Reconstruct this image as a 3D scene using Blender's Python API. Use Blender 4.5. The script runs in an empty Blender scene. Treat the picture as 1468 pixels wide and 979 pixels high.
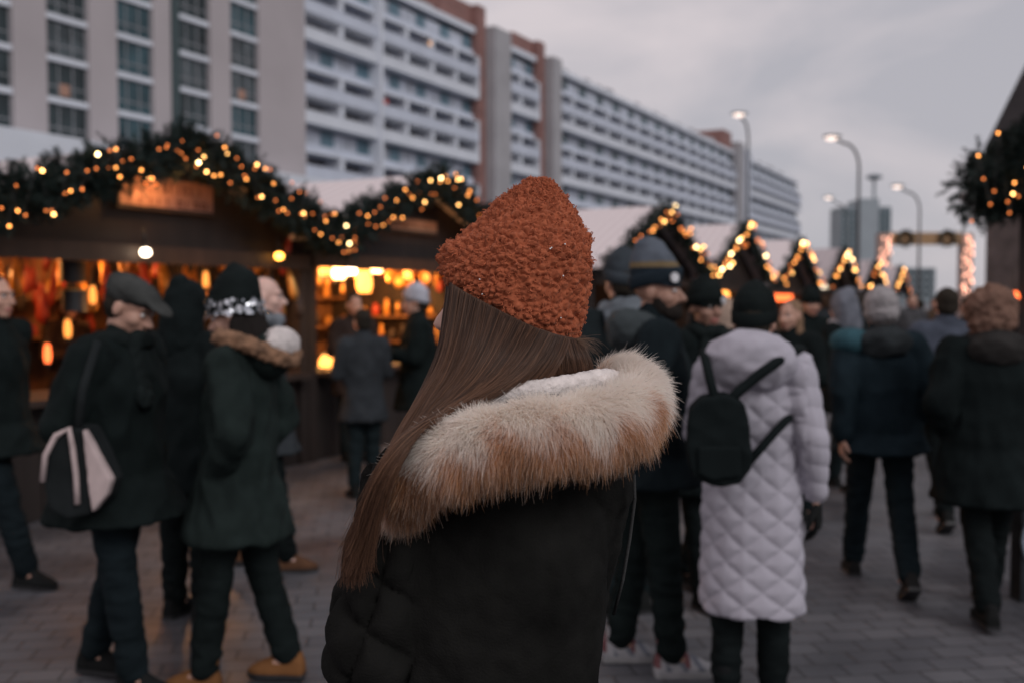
import bpy, bmesh, math, random
import numpy as np
from mathutils import Vector, Matrix, noise as mnoise
R = math.radians
random.seed(7); rng = np.random.default_rng(7)
scene = bpy.context.scene
COL = scene.collection

# ------------------------------------------------------------------ camera
F = 1427.0; CX, CY = 734.0, 489.5
PITCH = math.atan(59.5 / F)
CAM = Vector((0, 0, 1.64))
FW = Vector((0, math.cos(PITCH), -math.sin(PITCH)))
UP = Vector((0, math.sin(PITCH), math.cos(PITCH)))
RT = Vector((1, 0, 0))
def A(px, py, d):
    "point of the place seen at a photo pixel, at depth d"
    return CAM + FW * d + RT * (d * (px - CX) / F) - UP * (d * (py - CY) / F)
def ground(px, d):
    return Vector((d * (px - CX) / F, (d - 1.64 * math.sin(PITCH)) / math.cos(PITCH), 0))
cam = bpy.data.cameras.new('camera'); co = bpy.data.objects.new('camera', cam); COL.objects.link(co)
co.location = CAM; co.rotation_euler = (R(90) - PITCH, 0, 0)
cam.lens = 36.0 * F / 1468; cam.sensor_width = 36; cam.clip_end = 3000; cam.clip_start = 0.05
cam.dof.use_dof = True; cam.dof.focus_distance = 1.52; cam.dof.aperture_fstop = 2.95
scene.camera = co

# ------------------------------------------------------------------ materials
def newmat(name):
    m = bpy.data.materials.new(name); m.use_nodes = True
    nt = m.node_tree; b = nt.nodes['Principled BSDF']
    return m, nt, b
def mat(name, col, rough=.8, var=.25, scale=6.0, bump=0.0, bscale=80.0, metal=0.0, sheen=0.0, spec=.5, coords='Object', stretch=None):
    m, nt, b = newmat(name)
    N, L = nt.nodes, nt.links
    tc = N.new('ShaderNodeTexCoord'); mp = N.new('ShaderNodeMapping')
    L.new(tc.outputs[coords], mp.inputs['Vector'])
    if stretch: mp.inputs['Scale'].default_value = stretch
    nz = N.new('ShaderNodeTexNoise'); nz.inputs['Scale'].default_value = scale; nz.inputs['Detail'].default_value = 5
    L.new(mp.outputs['Vector'], nz.inputs['Vector'])
    rp = N.new('ShaderNodeValToRGB')
    c = np.array(col)
    rp.color_ramp.elements[0].color = (*(c * (1 - var)), 1); rp.color_ramp.elements[0].position = .3
    rp.color_ramp.elements[1].color = (*np.minimum(c * (1 + var), .95), 1); rp.color_ramp.elements[1].position = .7
    L.new(nz.outputs['Fac'], rp.inputs['Fac']); L.new(rp.outputs['Color'], b.inputs['Base Color'])
    b.inputs['Roughness'].default_value = rough; b.inputs['Metallic'].default_value = metal
    b.inputs['Sheen Weight'].default_value = sheen; b.inputs['Specular IOR Level'].default_value = spec
    if sheen: b.inputs['Sheen Roughness'].default_value = .4
    if bump:
        n2 = N.new('ShaderNodeTexNoise'); n2.inputs['Scale'].default_value = bscale; n2.inputs['Detail'].default_value = 4
        L.new(mp.outputs['Vector'], n2.inputs['Vector'])
        bp = N.new('ShaderNodeBump'); bp.inputs['Strength'].default_value = bump; bp.inputs['Distance'].default_value = .01
        L.new(n2.outputs['Fac'], bp.inputs['Height']); L.new(bp.outputs['Normal'], b.inputs['Normal'])
    return m
def emat(name, col, strength, sample=True):
    m, nt, b = newmat(name)
    b.inputs['Base Color'].default_value = (*col, 1)
    b.inputs['Emission Color'].default_value = (*col, 1); b.inputs['Emission Strength'].default_value = strength
    m.cycles.emission_sampling = 'AUTO' if sample else 'NONE'
    return m
def cloth(name, col, sheen=.0, var=.25): return mat(name, col, .9, var, 9, .25, 260, sheen=sheen, spec=.08)

# ------------------------------------------------------------------ mesh helpers
class MB:
    "collects shapes into one mesh; shapes may carry a material slot"
    def __init__(s): s.v = []; s.f = []; s.m = []
    def add(s, vs, fs, mi=0):
        o = len(s.v); s.v += [tuple(v) for v in vs]; s.f += [tuple(i + o for i in f) for f in fs]; s.m += [mi] * len(fs)
    def box(s, lo, hi, mi=0):
        x0, y0, z0 = lo; x1, y1, z1 = hi
        s.add([(x0,y0,z0),(x1,y0,z0),(x1,y1,z0),(x0,y1,z0),(x0,y0,z1),(x1,y0,z1),(x1,y1,z1),(x0,y1,z1)],
              [(3,2,1,0),(4,5,6,7),(0,1,5,4),(1,2,6,5),(2,3,7,6),(3,0,4,7)], mi)
    def prism(s, pts, vec, mi=0):
        n = len(pts); vec = Vector(vec); p = [Vector(q) for q in pts]
        s.add(p + [q + vec for q in p], [tuple(range(n))[::-1], tuple(range(n, 2*n))] + [(i, (i+1) % n, n + (i+1) % n, n + i) for i in range(n)], mi)
    def loft(s, rings, mi=0, cap=True):
        n = len(rings[0]); vs = [v for r in rings for v in r]; fs = []
        for k in range(len(rings) - 1):
            for i in range(n):
                j = (i + 1) % n
                fs.append((k*n + i, k*n + j, (k+1)*n + j, (k+1)*n + i))
        if cap: fs.append(tuple(range(n))[::-1]); fs.append(tuple((len(rings)-1)*n + i for i in range(n)))
        s.add(vs, fs, mi)
    def tube(s, pts, rad, n=10, mi=0):
        pts = [Vector(p) for p in pts]; rad = rad if hasattr(rad, '__len__') else [rad] * len(pts)
        rings = []; up = None
        for k, p in enumerate(pts):
            t = (pts[min(k+1, len(pts)-1)] - pts[max(k-1, 0)]).normalized()
            if up is None: up = Vector((0,0,1)) if abs(t.z) < .9 else Vector((1,0,0))
            a = t.cross(up).normalized(); up = a.cross(t).normalized()
            rings.append([p + (a * math.cos(2*math.pi*i/n) + up * math.sin(2*math.pi*i/n)) * rad[k] for i in range(n)])
        s.loft(rings, mi)
    def cap(s, p0, r0, p1, r1, n=12, flat=(1, 1), side=None):
        "tapered capsule, flat scales the two cross directions"
        p0, p1 = Vector(p0), Vector(p1); t = (p1 - p0).normalized() if (p1 - p0).length > 1e-6 else Vector((0,0,1))
        ref = Vector(side) if side else (Vector((1,0,0)) if abs(t.x) < .9 else Vector((0,1,0)))
        b = t.cross(ref).normalized(); a = b.cross(t).normalized()
        rings = []
        for k in (-80, -60, -35, 0):
            c, sn = math.cos(R(k)), math.sin(R(k))
            rings.append([p0 + t*r0*sn + (a*math.cos(2*math.pi*i/n)*flat[0] + b*math.sin(2*math.pi*i/n)*flat[1])*r0*c for i in range(n)])
        for k in (0, 35, 60, 80):
            c, sn = math.cos(R(k)), math.sin(R(k))
            rings.append([p1 + t*r1*sn + (a*math.cos(2*math.pi*i/n)*flat[0] + b*math.sin(2*math.pi*i/n)*flat[1])*r1*c for i in range(n)])
        s.loft(rings)
    def ell(s, c, r, rot=None, n=16, m=10, mi=0):
        c = Vector(c); rings = []
        for k in range(m):
            th = math.pi * (k + .5) / m - math.pi / 2
            ring = []
            for i in range(n):
                ph = 2*math.pi*i/n
                v = Vector((r[0]*math.cos(th)*math.cos(ph), r[1]*math.cos(th)*math.sin(ph), r[2]*math.sin(th)))
                if rot: v = rot @ v
                ring.append(c + v)
            rings.append(ring)
        s.loft(rings, mi)
    def stack(s, prof, n=28, mi=0, pw=1.0):
        "ellipse stack: (cx, cy, z, half width, half depth)"
        rings = []
        for cx, cy, z, a, b in prof:
            rings.append([Vector((cx + a*math.copysign(abs(math.cos(2*math.pi*i/n))**pw, math.cos(2*math.pi*i/n)), cy + b*math.copysign(abs(math.sin(2*math.pi*i/n))**pw, math.sin(2*math.pi*i/n)), z)) for i in range(n)])
        s.loft(rings, mi)
    def xf(s, M):
        s.v = [tuple(M @ Vector(v)) for v in s.v]; return s
    def mesh(s, name):
        me = bpy.data.meshes.new(name); me.from_pydata(s.v, [], s.f)
        me.polygons.foreach_set('material_index', s.m); me.update()
        bm = bmesh.new(); bm.from_mesh(me); bmesh.ops.recalc_face_normals(bm, faces=bm.faces[:]); bm.to_mesh(me); bm.free()
        return me
    def build(s, name, mats, parent=None, smooth=False, loc=None):
        return link(name, s.mesh(name), mats, parent, smooth, loc)
    def remesh(s, name, mats, parent=None, voxel=.012, it=4, fac=.5, disp=None, loc=None):
        me = voxel_mesh(s, voxel, it, fac)
        if disp: displace(me, disp)
        return link(name, me, mats, parent, True, loc)
def link(name, me, mats, parent=None, smooth=False, loc=None):
    for m in (mats if isinstance(mats, (list, tuple)) else [mats]): me.materials.append(m)
    if smooth: me.polygons.foreach_set('use_smooth', [True] * len(me.polygons))
    o = bpy.data.objects.new(name, me); COL.objects.link(o)
    if parent: o.parent = parent
    if loc is not None: o.location = loc
    return o
def voxel_mesh(mb, voxel, it=4, fac=.5):
    me = mb.mesh('tmp'); o = bpy.data.objects.new('tmp', me); COL.objects.link(o)
    r = o.modifiers.new('r', 'REMESH'); r.mode = 'VOXEL'; r.voxel_size = voxel
    if it:
        sm = o.modifiers.new('s', 'SMOOTH'); sm.iterations = it; sm.factor = fac
    dg = bpy.context.evaluated_depsgraph_get()
    out = bpy.data.meshes.new_from_object(o.evaluated_get(dg))
    bpy.data.objects.remove(o); bpy.data.meshes.remove(me)
    out.materials.clear()
    return out
def getco(me):
    c = np.empty(len(me.vertices)*3); me.vertices.foreach_get('co', c); return c.reshape(-1, 3)
def getno(me):
    c = np.empty(len(me.vertices)*3); me.vertex_normals.foreach_get('vector', c); return c.reshape(-1, 3)
def setco(me, c): me.vertices.foreach_set('co', c.ravel()); me.update()
def displace(me, fn):
    c = getco(me); n = getno(me)
    h = np.asarray(fn(c, n)); setco(me, c + n * h[:, None])
def nz3(c, f, off=0.0):
    "perlin noise of points scaled by f (scalar or 3)"
    f = np.broadcast_to(np.asarray(f, float), (3,))
    q = c * f + off
    return np.array([mnoise.noise(p) for p in q.tolist()])
def vor(c, f, off=0.0):
    q = c * f + off
    return np.array([mnoise.voronoi(p)[0][:2] for p in q.tolist()])
def folds(amp=.008, f=(9, 9, 6), seed=0.0):
    def fn(c, n):
        a = nz3(c, f, seed); b = nz3(c, np.array(f) * 2.3, seed + 5)
        return amp * (1 - np.abs(a) * 2.6) * .8 + amp * .5 * b
    return fn
def smoothstep(a, b, x):
    t = np.clip((x - a) / (b - a), 0, 1); return t * t * (3 - 2 * t)
def matset(o, fn):
    "material index per face from its centre"
    me = o.data; c = np.empty(len(me.polygons)*3); me.polygons.foreach_get('center', c)
    me.polygons.foreach_set('material_index', np.asarray(fn(c.reshape(-1, 3)), dtype=np.int32)); me.update()
def empty(name, loc=(0,0,0), rz=0):
    o = bpy.data.objects.new(name, None); COL.objects.link(o); o.location = loc; o.rotation_euler = (0, 0, rz); o.empty_display_size = .2
    return o
def tag(o, label=None, cat=None, group=None, kind=None):
    if label: o['label'] = label
    if cat: o['category'] = cat
    if group: o['group'] = group
    if kind: o['kind'] = kind
    return o
def strands(name, P, rad, cols, material, parent=None):
    "P: (n, k, 3) hair curves with radius (k,) and colours (n, k, 3)"
    n, k, _ = P.shape
    cu = bpy.data.hair_curves.new(name); cu.add_curves([k] * n)
    cu.attributes['position'].data.foreach_set('vector', P.astype(np.float32).ravel())
    ra = cu.attributes.get('radius') or cu.attributes.new('radius', 'FLOAT', 'POINT')
    ra.data.foreach_set('value', np.tile(np.asarray(rad, np.float32), n) if np.ndim(rad) == 1 else np.asarray(rad, np.float32).ravel())
    ca = cu.attributes.new('tint', 'FLOAT_COLOR', 'POINT')
    c4 = np.concatenate([cols, np.ones((n, k, 1))], 2).astype(np.float32)
    ca.data.foreach_set('color', c4.ravel())
    cu.materials.append(material)
    o = bpy.data.objects.new(name, cu); COL.objects.link(o)
    if parent: o.parent = parent
    return o
def hairmat(name, rough=.45, spec=.3):
    m, nt, b = newmat(name); a = nt.nodes.new('ShaderNodeAttribute'); a.attribute_name = 'tint'
    nt.links.new(a.outputs['Color'], b.inputs['Base Color']); b.inputs['Roughness'].default_value = rough; b.inputs['Specular IOR Level'].default_value = spec
    return m
def furmat(name, tr):
    m = hairmat(name, .75, .12); nt = m.node_tree; a = [n for n in nt.nodes if n.type == 'ATTRIBUTE'][0]
    t = nt.nodes.new('ShaderNodeBsdfTranslucent'); x = nt.nodes.new('ShaderNodeMixShader'); x.inputs[0].default_value = tr
    nt.links.new(a.outputs['Color'], t.inputs['Color']); nt.links.new(nt.nodes['Principled BSDF'].outputs[0], x.inputs[1]); nt.links.new(t.outputs[0], x.inputs[2])
    nt.links.new(x.outputs[0], nt.nodes['Material Output'].inputs['Surface']); return m
FURT = furmat('translucent fur strands', .45)
HAIRM = hairmat('hair strands', .40, .28); FURM = hairmat('fur strands', .75, .15)

# ------------------------------------------------------------------ world, sun
w = bpy.data.worlds.new('World'); scene.world = w; w.use_nodes = True
N, L = w.node_tree.nodes, w.node_tree.links
bg = N['Background']; bg.inputs['Strength'].default_value = .12
sky = N.new('ShaderNodeTexSky'); sky.sky_type = 'NISHITA'; sky.sun_disc = False
SUN_EL, SUN_AZ = R(36), R(142)
sky.sun_elevation = SUN_EL; sky.sun_rotation = SUN_AZ
tc = N.new('ShaderNodeTexCoord'); mp = N.new('ShaderNodeMapping'); mp.inputs['Scale'].default_value = (1, 1, 2.6)
n1 = N.new('ShaderNodeTexNoise'); n1.inputs['Scale'].default_value = 2.6; n1.inputs['Detail'].default_value = 6; n1.inputs['Distortion'].default_value = .4
L.new(tc.outputs['Generated'], mp.inputs['Vector']); L.new(mp.outputs['Vector'], n1.inputs['Vector'])
rp = N.new('ShaderNodeValToRGB')
rp.color_ramp.elements[0].position = .38; rp.color_ramp.elements[0].color = (.385, .375, .408, 1)
rp.color_ramp.elements[1].position = .62; rp.color_ramp.elements[1].color = (.565, .51, .525, 1)
sx = N.new('ShaderNodeSeparateXYZ'); L.new(tc.outputs['Generated'], sx.inputs[0])
ma = N.new('ShaderNodeMath'); ma.operation = 'MULTIPLY_ADD'; ma.inputs[1].default_value = -.19; L.new(sx.outputs['X'], ma.inputs[0]); L.new(n1.outputs['Fac'], ma.inputs[2])
L.new(ma.outputs[0], rp.inputs['Fac'])
sc_ = N.new('ShaderNodeVectorMath'); sc_.operation = 'SCALE'; sc_.inputs['Scale'].default_value = 10.0
L.new(rp.outputs['Color'], sc_.inputs[0])
mx = N.new('ShaderNodeMix'); mx.data_type = 'RGBA'; mx.inputs['Factor'].default_value = .96
L.new(sky.outputs['Color'], mx.inputs['A']); L.new(sc_.outputs['Vector'], mx.inputs['B'])
L.new(mx.outputs['Result'], bg.inputs['Color'])
sun = bpy.data.lights.new('sun', 'SUN'); sun.energy = 1.05; sun.angle = R(25); sun.color = (1, .98, .97)
so = bpy.data.objects.new('sun', sun); COL.objects.link(so); so.rotation_euler = (R(90) - SUN_EL, 0, R(180) - SUN_AZ)

# ------------------------------------------------------------------ ground
def paving_mat():
    m, nt, b = newmat('grey concrete pavers'); N, L = nt.nodes, nt.links
    tc = N.new('ShaderNodeTexCoord'); mp = N.new('ShaderNodeMapping'); mp.inputs['Rotation'].default_value = (0, 0, R(-8))
    L.new(tc.outputs['Object'], mp.inputs['Vector'])
    br = N.new('ShaderNodeTexBrick'); br.inputs['Scale'].default_value = 1.0
    br.inputs['Brick Width'].default_value = .205; br.inputs['Row Height'].default_value = .138
    br.inputs['Mortar Size'].default_value = .007; br.inputs['Mortar Smooth'].default_value = .4; br.inputs['Bias'].default_value = 0
    br.inputs['Color1'].default_value = (.095, .097, .109, 1); br.inputs['Color2'].default_value = (.134, .135, .147, 1)
    br.inputs['Mortar'].default_value = (.045, .043, .047, 1)
    nz = N.new('ShaderNodeTexNoise'); nz.inputs['Scale'].default_value = 1.1; nz.inputs['Detail'].default_value = 7
    L.new(tc.outputs['Object'], nz.inputs['Vector'])
    wp = N.new('ShaderNodeMix'); wp.data_type = 'VECTOR'; wp.inputs['Factor'].default_value = .012
    n3 = N.new('ShaderNodeTexNoise'); n3.inputs['Scale'].default_value = 6
    L.new(mp.outputs['Vector'], n3.inputs['Vector'])
    L.new(mp.outputs['Vector'], wp.inputs['A']); L.new(n3.outputs['Color'], wp.inputs['B'])
    L.new(wp.outputs['Result'], br.inputs['Vector'])
    mul = N.new('ShaderNodeMix'); mul.data_type = 'RGBA'; mul.blend_type = 'MULTIPLY'; mul.inputs['Factor'].default_value = 1
    r2 = N.new('ShaderNodeValToRGB'); r2.color_ramp.elements[0].position = .3; r2.color_ramp.elements[0].color = (.48, .48, .50, 1)
    r2.color_ramp.elements[1].position = .7; r2.color_ramp.elements[1].color = (1.12, 1.1, 1.1, 1)
    L.new(nz.outputs['Fac'], r2.inputs['Fac']); L.new(br.outputs['Color'], mul.inputs['A']); L.new(r2.outputs['Color'], mul.inputs['B'])
    L.new(mul.outputs['Result'], b.inputs['Base Color'])
    rr = N.new('ShaderNodeMapRange'); rr.inputs['From Min'].default_value = .35; rr.inputs['From Max'].default_value = .65; rr.inputs['To Min'].default_value = .38; rr.inputs['To Max'].default_value = .75
    L.new(nz.outputs['Fac'], rr.inputs['Value']); L.new(rr.outputs[0], b.inputs['Roughness'])
    bp = N.new('ShaderNodeBump'); bp.inputs['Strength'].default_value = .7; bp.inputs['Distance'].default_value = .006; bp.invert = True
    n4 = N.new('ShaderNodeTexNoise'); n4.inputs['Scale'].default_value = 30; n4.inputs['Detail'].default_value = 6
    L.new(tc.outputs['Object'], n4.inputs['Vector'])
    ad = N.new('ShaderNodeMath'); ad.operation = 'MULTIPLY_ADD'; ad.inputs[1].default_value = .35
    L.new(n4.outputs['Fac'], ad.inputs[0]); L.new(br.outputs['Fac'], ad.inputs[2])
    L.new(ad.outputs[0], bp.inputs['Height']); L.new(bp.outputs['Normal'], b.inputs['Normal'])
    return m
g = MB(); g.add([(-900,-60,0),(900,-60,0),(900,1500,0),(-900,1500,0)], [(0,1,2,3)])
tag(g.build('ground', paving_mat()), 'grey paved market square', 'ground', kind='structure')

# ------------------------------------------------------------------ far buildings
TH = R(28.2); U = Vector((math.sin(TH), math.cos(TH), 0)); BACK = Vector((-math.cos(TH), math.sin(TH), 0))
RZ = math.atan2(U.y, U.x)
M_pier = mat('beige render', (.415, .375, .385), .85, .08, .15, .1, 3)
M_white = mat('white facade panel', (.66, .69, .75), .7, .06, .3)
M_bluewhite = mat('pale balcony panel', (.56, .60, .69), .6, .08, .4)
M_glass = mat('dark window glass', (.028, .042, .046), .2, .6, .35, spec=.4)
M_glass2 = mat('teal window glass', (.035, .075, .09), .2, .5, .35, spec=.4)
M_glass3 = mat('half curtained glass', (.06, .075, .082), .3, .7, .9, spec=.35)
M_curt = mat('curtained window', (.42, .45, .52), .25, .45, .5, spec=.5)
M_teal = mat('blue facade panel', (.11, .19, .24), .5, .2, .4)
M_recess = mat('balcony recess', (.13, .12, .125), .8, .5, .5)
M_brick = mat('red brick', (.25, .13, .115), .85, .2, .8, .1, 4)
M_grey = mat('grey concrete', (.36, .35, .365), .85, .1, .3)
M_frame = mat('window frame', (.30, .31, .33), .5)
M_litwin = emat('lit room window', (.20, .11, .08), .5)

Bo = Vector((-30.4, 69, 0))
def bld(name, s): return empty(name, Bo + U * s, RZ)       # local x runs along the street, local y away from it
# --- hotel-like block at the left
S0 = -40.0; S1 = 24.8
h = bld('apartment_block', 0)
tag(h, 'beige apartment tower at left with stacked columns of dark windows', 'building')
colx = [-34.6, -28.85, -23.1, -17.35, -11.6, -5.85, 0, 5.75, 11.55, 17.15]; HW = 1.68
st = 2.8; rows = [12.6 + st * k for k in range(10)]; TOPZ = 41
b = MB(); edges = [S0]
for c in colx: edges += [c - HW, c + HW]
edges.append(S1)
for k in range(0, len(edges), 2): b.box((edges[k], 0, 12.2), (edges[k+1], .9, TOPZ))
b.box((S0, .9, 0), (S1, 16, TOPZ))
for c in colx:
    for z in rows + [rows[-1] + st]:
        if c < -9 or z > 33: b.box((c - HW, .12, z - .40), (c + HW, .897, z - .02), 1)
b.build('wall', [M_pier, M_white], h)
b = MB(); b.box((S0, -3.2, 9.9), (S1, .9, 12.2)); b.box((S0, -3, 0), (S1, .9, 6.5)); b.build('podium', M_white, h)
b = MB(); b.box((S0, -2.4, 6.5), (S1, .9, 9.9)); b.build('podium_glazing', M_glass, h)
for c in colx:
    for z in rows + [rows[-1] + st]:
        if c > -9 and z <= 33: sp = MB(); sp.box((c - HW, .12, z - .40), (c + HW, .897, z - .02)); sp.build('spandrel', M_white, h)
for ci, c in enumerate(colx):
    if c < -9: continue
    for ri, z in enumerate(rows[:7]):
        wn = MB(); wn.box((c - HW, .40, z - .02), (c + HW, .9, z + st - .40))
        o = wn.build('window', random.choice([M_glass, M_glass, M_glass3]) if ci in (5, 6, 8) else random.choice([M_glass2, M_glass2, M_glass3]), h)
        fr = MB()
        for x in (-HW, -.6, .55, HW - .07): fr.box((c + x, .34, z - .02), (c + x + .07, .40, z + st - .40))
        fr.box((c - HW, .345, z + .75), (c + HW, .398, z + .82))
        fr.build('frame', M_frame, o)
        if (ci, ri) in ((6, 1), (9, 2)):
            lw = MB(); lw.box((c - .5, .33, z + .2), (c + .3, .338, z + 1.0)); lw.build('lit_pane', M_litwin, o)
b = MB(); b.box((11.55 - HW - .75, -.12, 12.2), (11.55 - HW, .0, TOPZ)); b.build('trim_strip', mat('dark teal cladding', (.05, .075, .08)), h)
# --- long slab block
h = bld('slab_block', 24.8)
tag(h, 'long white apartment slab with rows of balconies and red brick stair towers', 'building')
def sec(s): return s - 24.8
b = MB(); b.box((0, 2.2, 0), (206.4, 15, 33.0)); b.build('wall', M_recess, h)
secs = [(0.0, 11.2), (11.7, 31.5), (37.5, 47.5), (52.0, 142.0), (150.5, 206.4)]
zrow = [33.0 - 2.5 * (k + 1) for k in range(12)]     # floors from the top down
nwin = 0
for si, (a, e) in enumerate(secs):
    for k, z in enumerate(zrow):
        if z < 3.5: continue
        bw = 5.0 if si < 3 else 6.4
        nb = max(2, round((e - a) / bw)); bl = (e - a) / nb
        if k % 3 == 0:      # glazed row
            p = MB(); p.box((a, .9, z - .5), (e, 2.2, z + .55)); p.build('parapet', M_bluewhite, h)
            wn = MB()
            for i in range(nb):
                x = a + i * bl
                wn.box((x, 1.3, z + .55), (x + bl * .66, 2.2, z + 2.0), 0); wn.box((x + bl * .66, 1.22, z + .55), (x + bl, 2.2, z + 2.0), 1)
                for q in range(1, 4): wn.box((x + bl * .165 * q - .05, 1.24, z + .55), (x + bl * .165 * q + .05, 1.3, z + 2.0), 2)
            wn.build('window', [M_curt, M_teal if si < 3 else M_glass2, M_white], h)
        else:
            p = MB(); p.box((a, 0.0, z - .25), (e, .14, z + .85)); p.box((a, .14, z - .25), (e, 2.2, z))
            p.box((a, -.05, z + .851), (e, .18, z + .93)); p.build('balcony', M_bluewhite if k % 3 == 1 else M_white, h)
            dv = MB()
            for i in range(nb + 1):
                x = a + i * bl; dv.box((x - .3, .19, z), (x + .3, 2.2, z + 2.25))
            dv.box((a, .16, z + 2.06), (e, 2.2, z + 2.25))
            dv.build('balcony_divider', M_white, h)
    p = MB(); p.box((a, .6, 33.0), (e, 15, 33.7)); p.build('roof_edge', M_white, h)
    p = MB()
    for i in range(int((e - a) / 4.2)):
        x = a + 2 + i * 4.2; hh = random.uniform(.5, 1.3); p.box((x, 2.0, 33.7), (x + random.uniform(1.5, 3), 5, 33.7 + hh))
    p.build('roof_equipment', M_grey, h)
p = MB(); p.box((11.2, -.3, 0), (11.7, 2.2, 33.9)); p.build('fin', M_white, h)
for (a, e, m, top, y0) in ((31.5, 33.4, M_brick, 36.4, .3), (33.4, 37.5, M_grey, 34.2, -1.0), (47.5, 49.4, M_brick, 35.8, .3), (49.4, 52.0, M_grey, 34.0, -1.0), (142, 146, M_grey, 35.6, -.6), (146, 150.5, M_bluewhite, 34.6, -.9)):
    p = MB(); p.box((a, y0, 0), (e, 9, top)); p.build('stair_tower', m, h)
for (a, e, z1) in ((24.5, 31.5, 36.4), (42.0, 47.5, 35.8), (136, 142, 37.5)):
    p = MB(); p.box((a, 1.2, 33.0), (e, 9, z1)); p.build('penthouse', M_brick, h)
# a red screen and a glowing lamp on two balconies
p = MB(); p.box((12.6, .5, zrow[4] + .9), (13.6, 1.0, zrow[4] + 1.6)); p.build('balcony_screen', mat('red balcony cloth', (.55, .08, .06)), h)
p = MB(); p.ell((21.5, .3, zrow[1] + 1.5), (.5, .1, .3)); p.build('balcony_lamp', emat('balcony lamp glow', (1, .5, .2), .8), h)
# --- far high-rise, chimney
M_haz = mat('pale haze blue tower', (.30, .34, .37), .6, .1, .1)  # distance haze is put into this pale blue colour
M_haz2 = mat('darker haze blue tower', (.20, .24, .265), .5, .1, .1)  # darker tone, with the same haze mixed into its colour
c = ground(1240, 520); h = empty('office_tower', c, 0)
tag(h, 'slim distant office tower with roof mast behind the street lamps', 'building')
p = MB(); p.box((-13, 0, 0), (-4, 18, 50)); p.build('tower_wing', M_haz2, h)
p = MB(); p.box((-3.9, -2, 0), (6, 18, 54)); p.build('tower_core', M_haz, h)
p = MB(); p.box((6.1, 0, 0), (13, 18, 50)); p.build('tower_wing', M_haz2, h)
p = MB(); p.ell((6, 6, 66), (4.2, 4.2, 1.5)); p.box((5.4, 5.4, 54), (6.6, 6.6, 65)); p.build('mast', M_haz2, h)
for k in range(14):
    for x in (-12.5, -10, -7.5, 6.8, 9, 11.2): p = MB(); p.box((x, -.12, 4 + k*3.2), (x + 1.6, -.001, 6 + k*3.2)); p.build('window', M_glass2, h)
c = ground(1195, 560); p = MB(); p.tube([(0,0,0),(0,0,48)], [2.0, 1.5], 10)
o = p.build('chimney_stack', M_haz, None, True, c); tag(o, 'thin distant chimney stack left of the office tower', 'chimney')
c = ground(1300, 420); h = empty('office_block', c, 0); tag(h, 'low dark distant block seen under the light arch', 'building')
p = MB(); p.box((-14, 0, 0), (12, 20, 15)); p.build('wall', M_haz2, h)
for k in range(4):
    for q in range(9): p = MB(); p.box((-13 + q*2.7, -.12, 3 + k*3), (-11.2 + q*2.7, -.001, 4.8 + k*3)); p.build('window', M_glass, h)
# --- dark gabled hall at the right
M_slate = mat('dark slate roof', (.035, .03, .032), .8, .3, 2, .3, 8)
M_dbrick = mat('dark brick wall', (.10, .075, .07), .85, .3, 3, .3, 10)
h = empty('gabled_hall', ground(1410, 26), R(-36)); tag(h, 'tall dark hall with steep slate roof at the right edge', 'building')
p = MB(); p.box((0, 0, 0), (11, 20, 5.55)); p.build('wall', M_dbrick, h)
p = MB(); p.prism([(-.05, -.15, 5.56), (11.05, -.15, 5.56), (5.5, -.15, 17.6)], (0, 20.3, 0)); p.build('roof', M_slate, h)
for q in range(3):
    p = MB(); p.box((1.4 + q*3.2, -.06, 1.2), (2.9 + q*3.2, .02, 3.8)); p.build('window', M_glass, h)

# ------------------------------------------------------------------ street lamps
M_pole = mat('painted steel pole', (.13, .135, .14), .5, .15, 4)
M_lamp = emat('lit street lamp lens', (1.0, .80, .70), 1.5, False)
def street_lamp(hx, hy, poletop_px, d, label):
    top = A(poletop_px, hy + 8, d); base = Vector((top.x, top.y, 0)); H = top.z
    hd = A(hx, hy, d) - base
    o = empty('street_lamp', base); tag(o, label, 'street lamp', 'lit street lamps along the market street')
    p = MB(); pts = [(0,0,0), (0,0,1.2), (0,0,H - .9)]
    for k in range(1, 7):
        a = R(90) * k / 6; pts.append((-(1 - math.cos(a)) * abs(hd.x) * .55, 0, H - .9 + math.sin(a) * .9))
    p.tube(pts, [.09, .075] + [.05] * (len(pts) - 2), 10); p.tube([(0,0,0), (0,0,.9)], .14, 10); p.build('pole', M_pole, o, True)
    a0 = Vector(pts[-1]); p = MB(); p.tube([a0, a0.lerp(hd, .7)], .05, 8); p.build('arm', M_pole, o, True)
    p = MB(); p.ell(hd + Vector((0, 0, .06)), (.36, .14, .07)); p.build('lamp_head', M_pole, o, True)
    p = MB(); p.ell(hd - Vector((.03, .02, .02)), (.22, .13, .09)); p.build('lens', M_lamp, o, True)
street_lamp(1060, 165, 1073, 40, 'tall lit street lamp whose head stands out above the slab block roof')
street_lamp(1193, 198, 1232, 36, 'tall curved lit street lamp standing clear against the sky')
street_lamp(1287, 268, 1319, 48, 'lit street lamp in front of the light arch')
street_lamp(1188, 284, 1215, 62, 'farthest faint street lamp beside the office tower')

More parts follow.
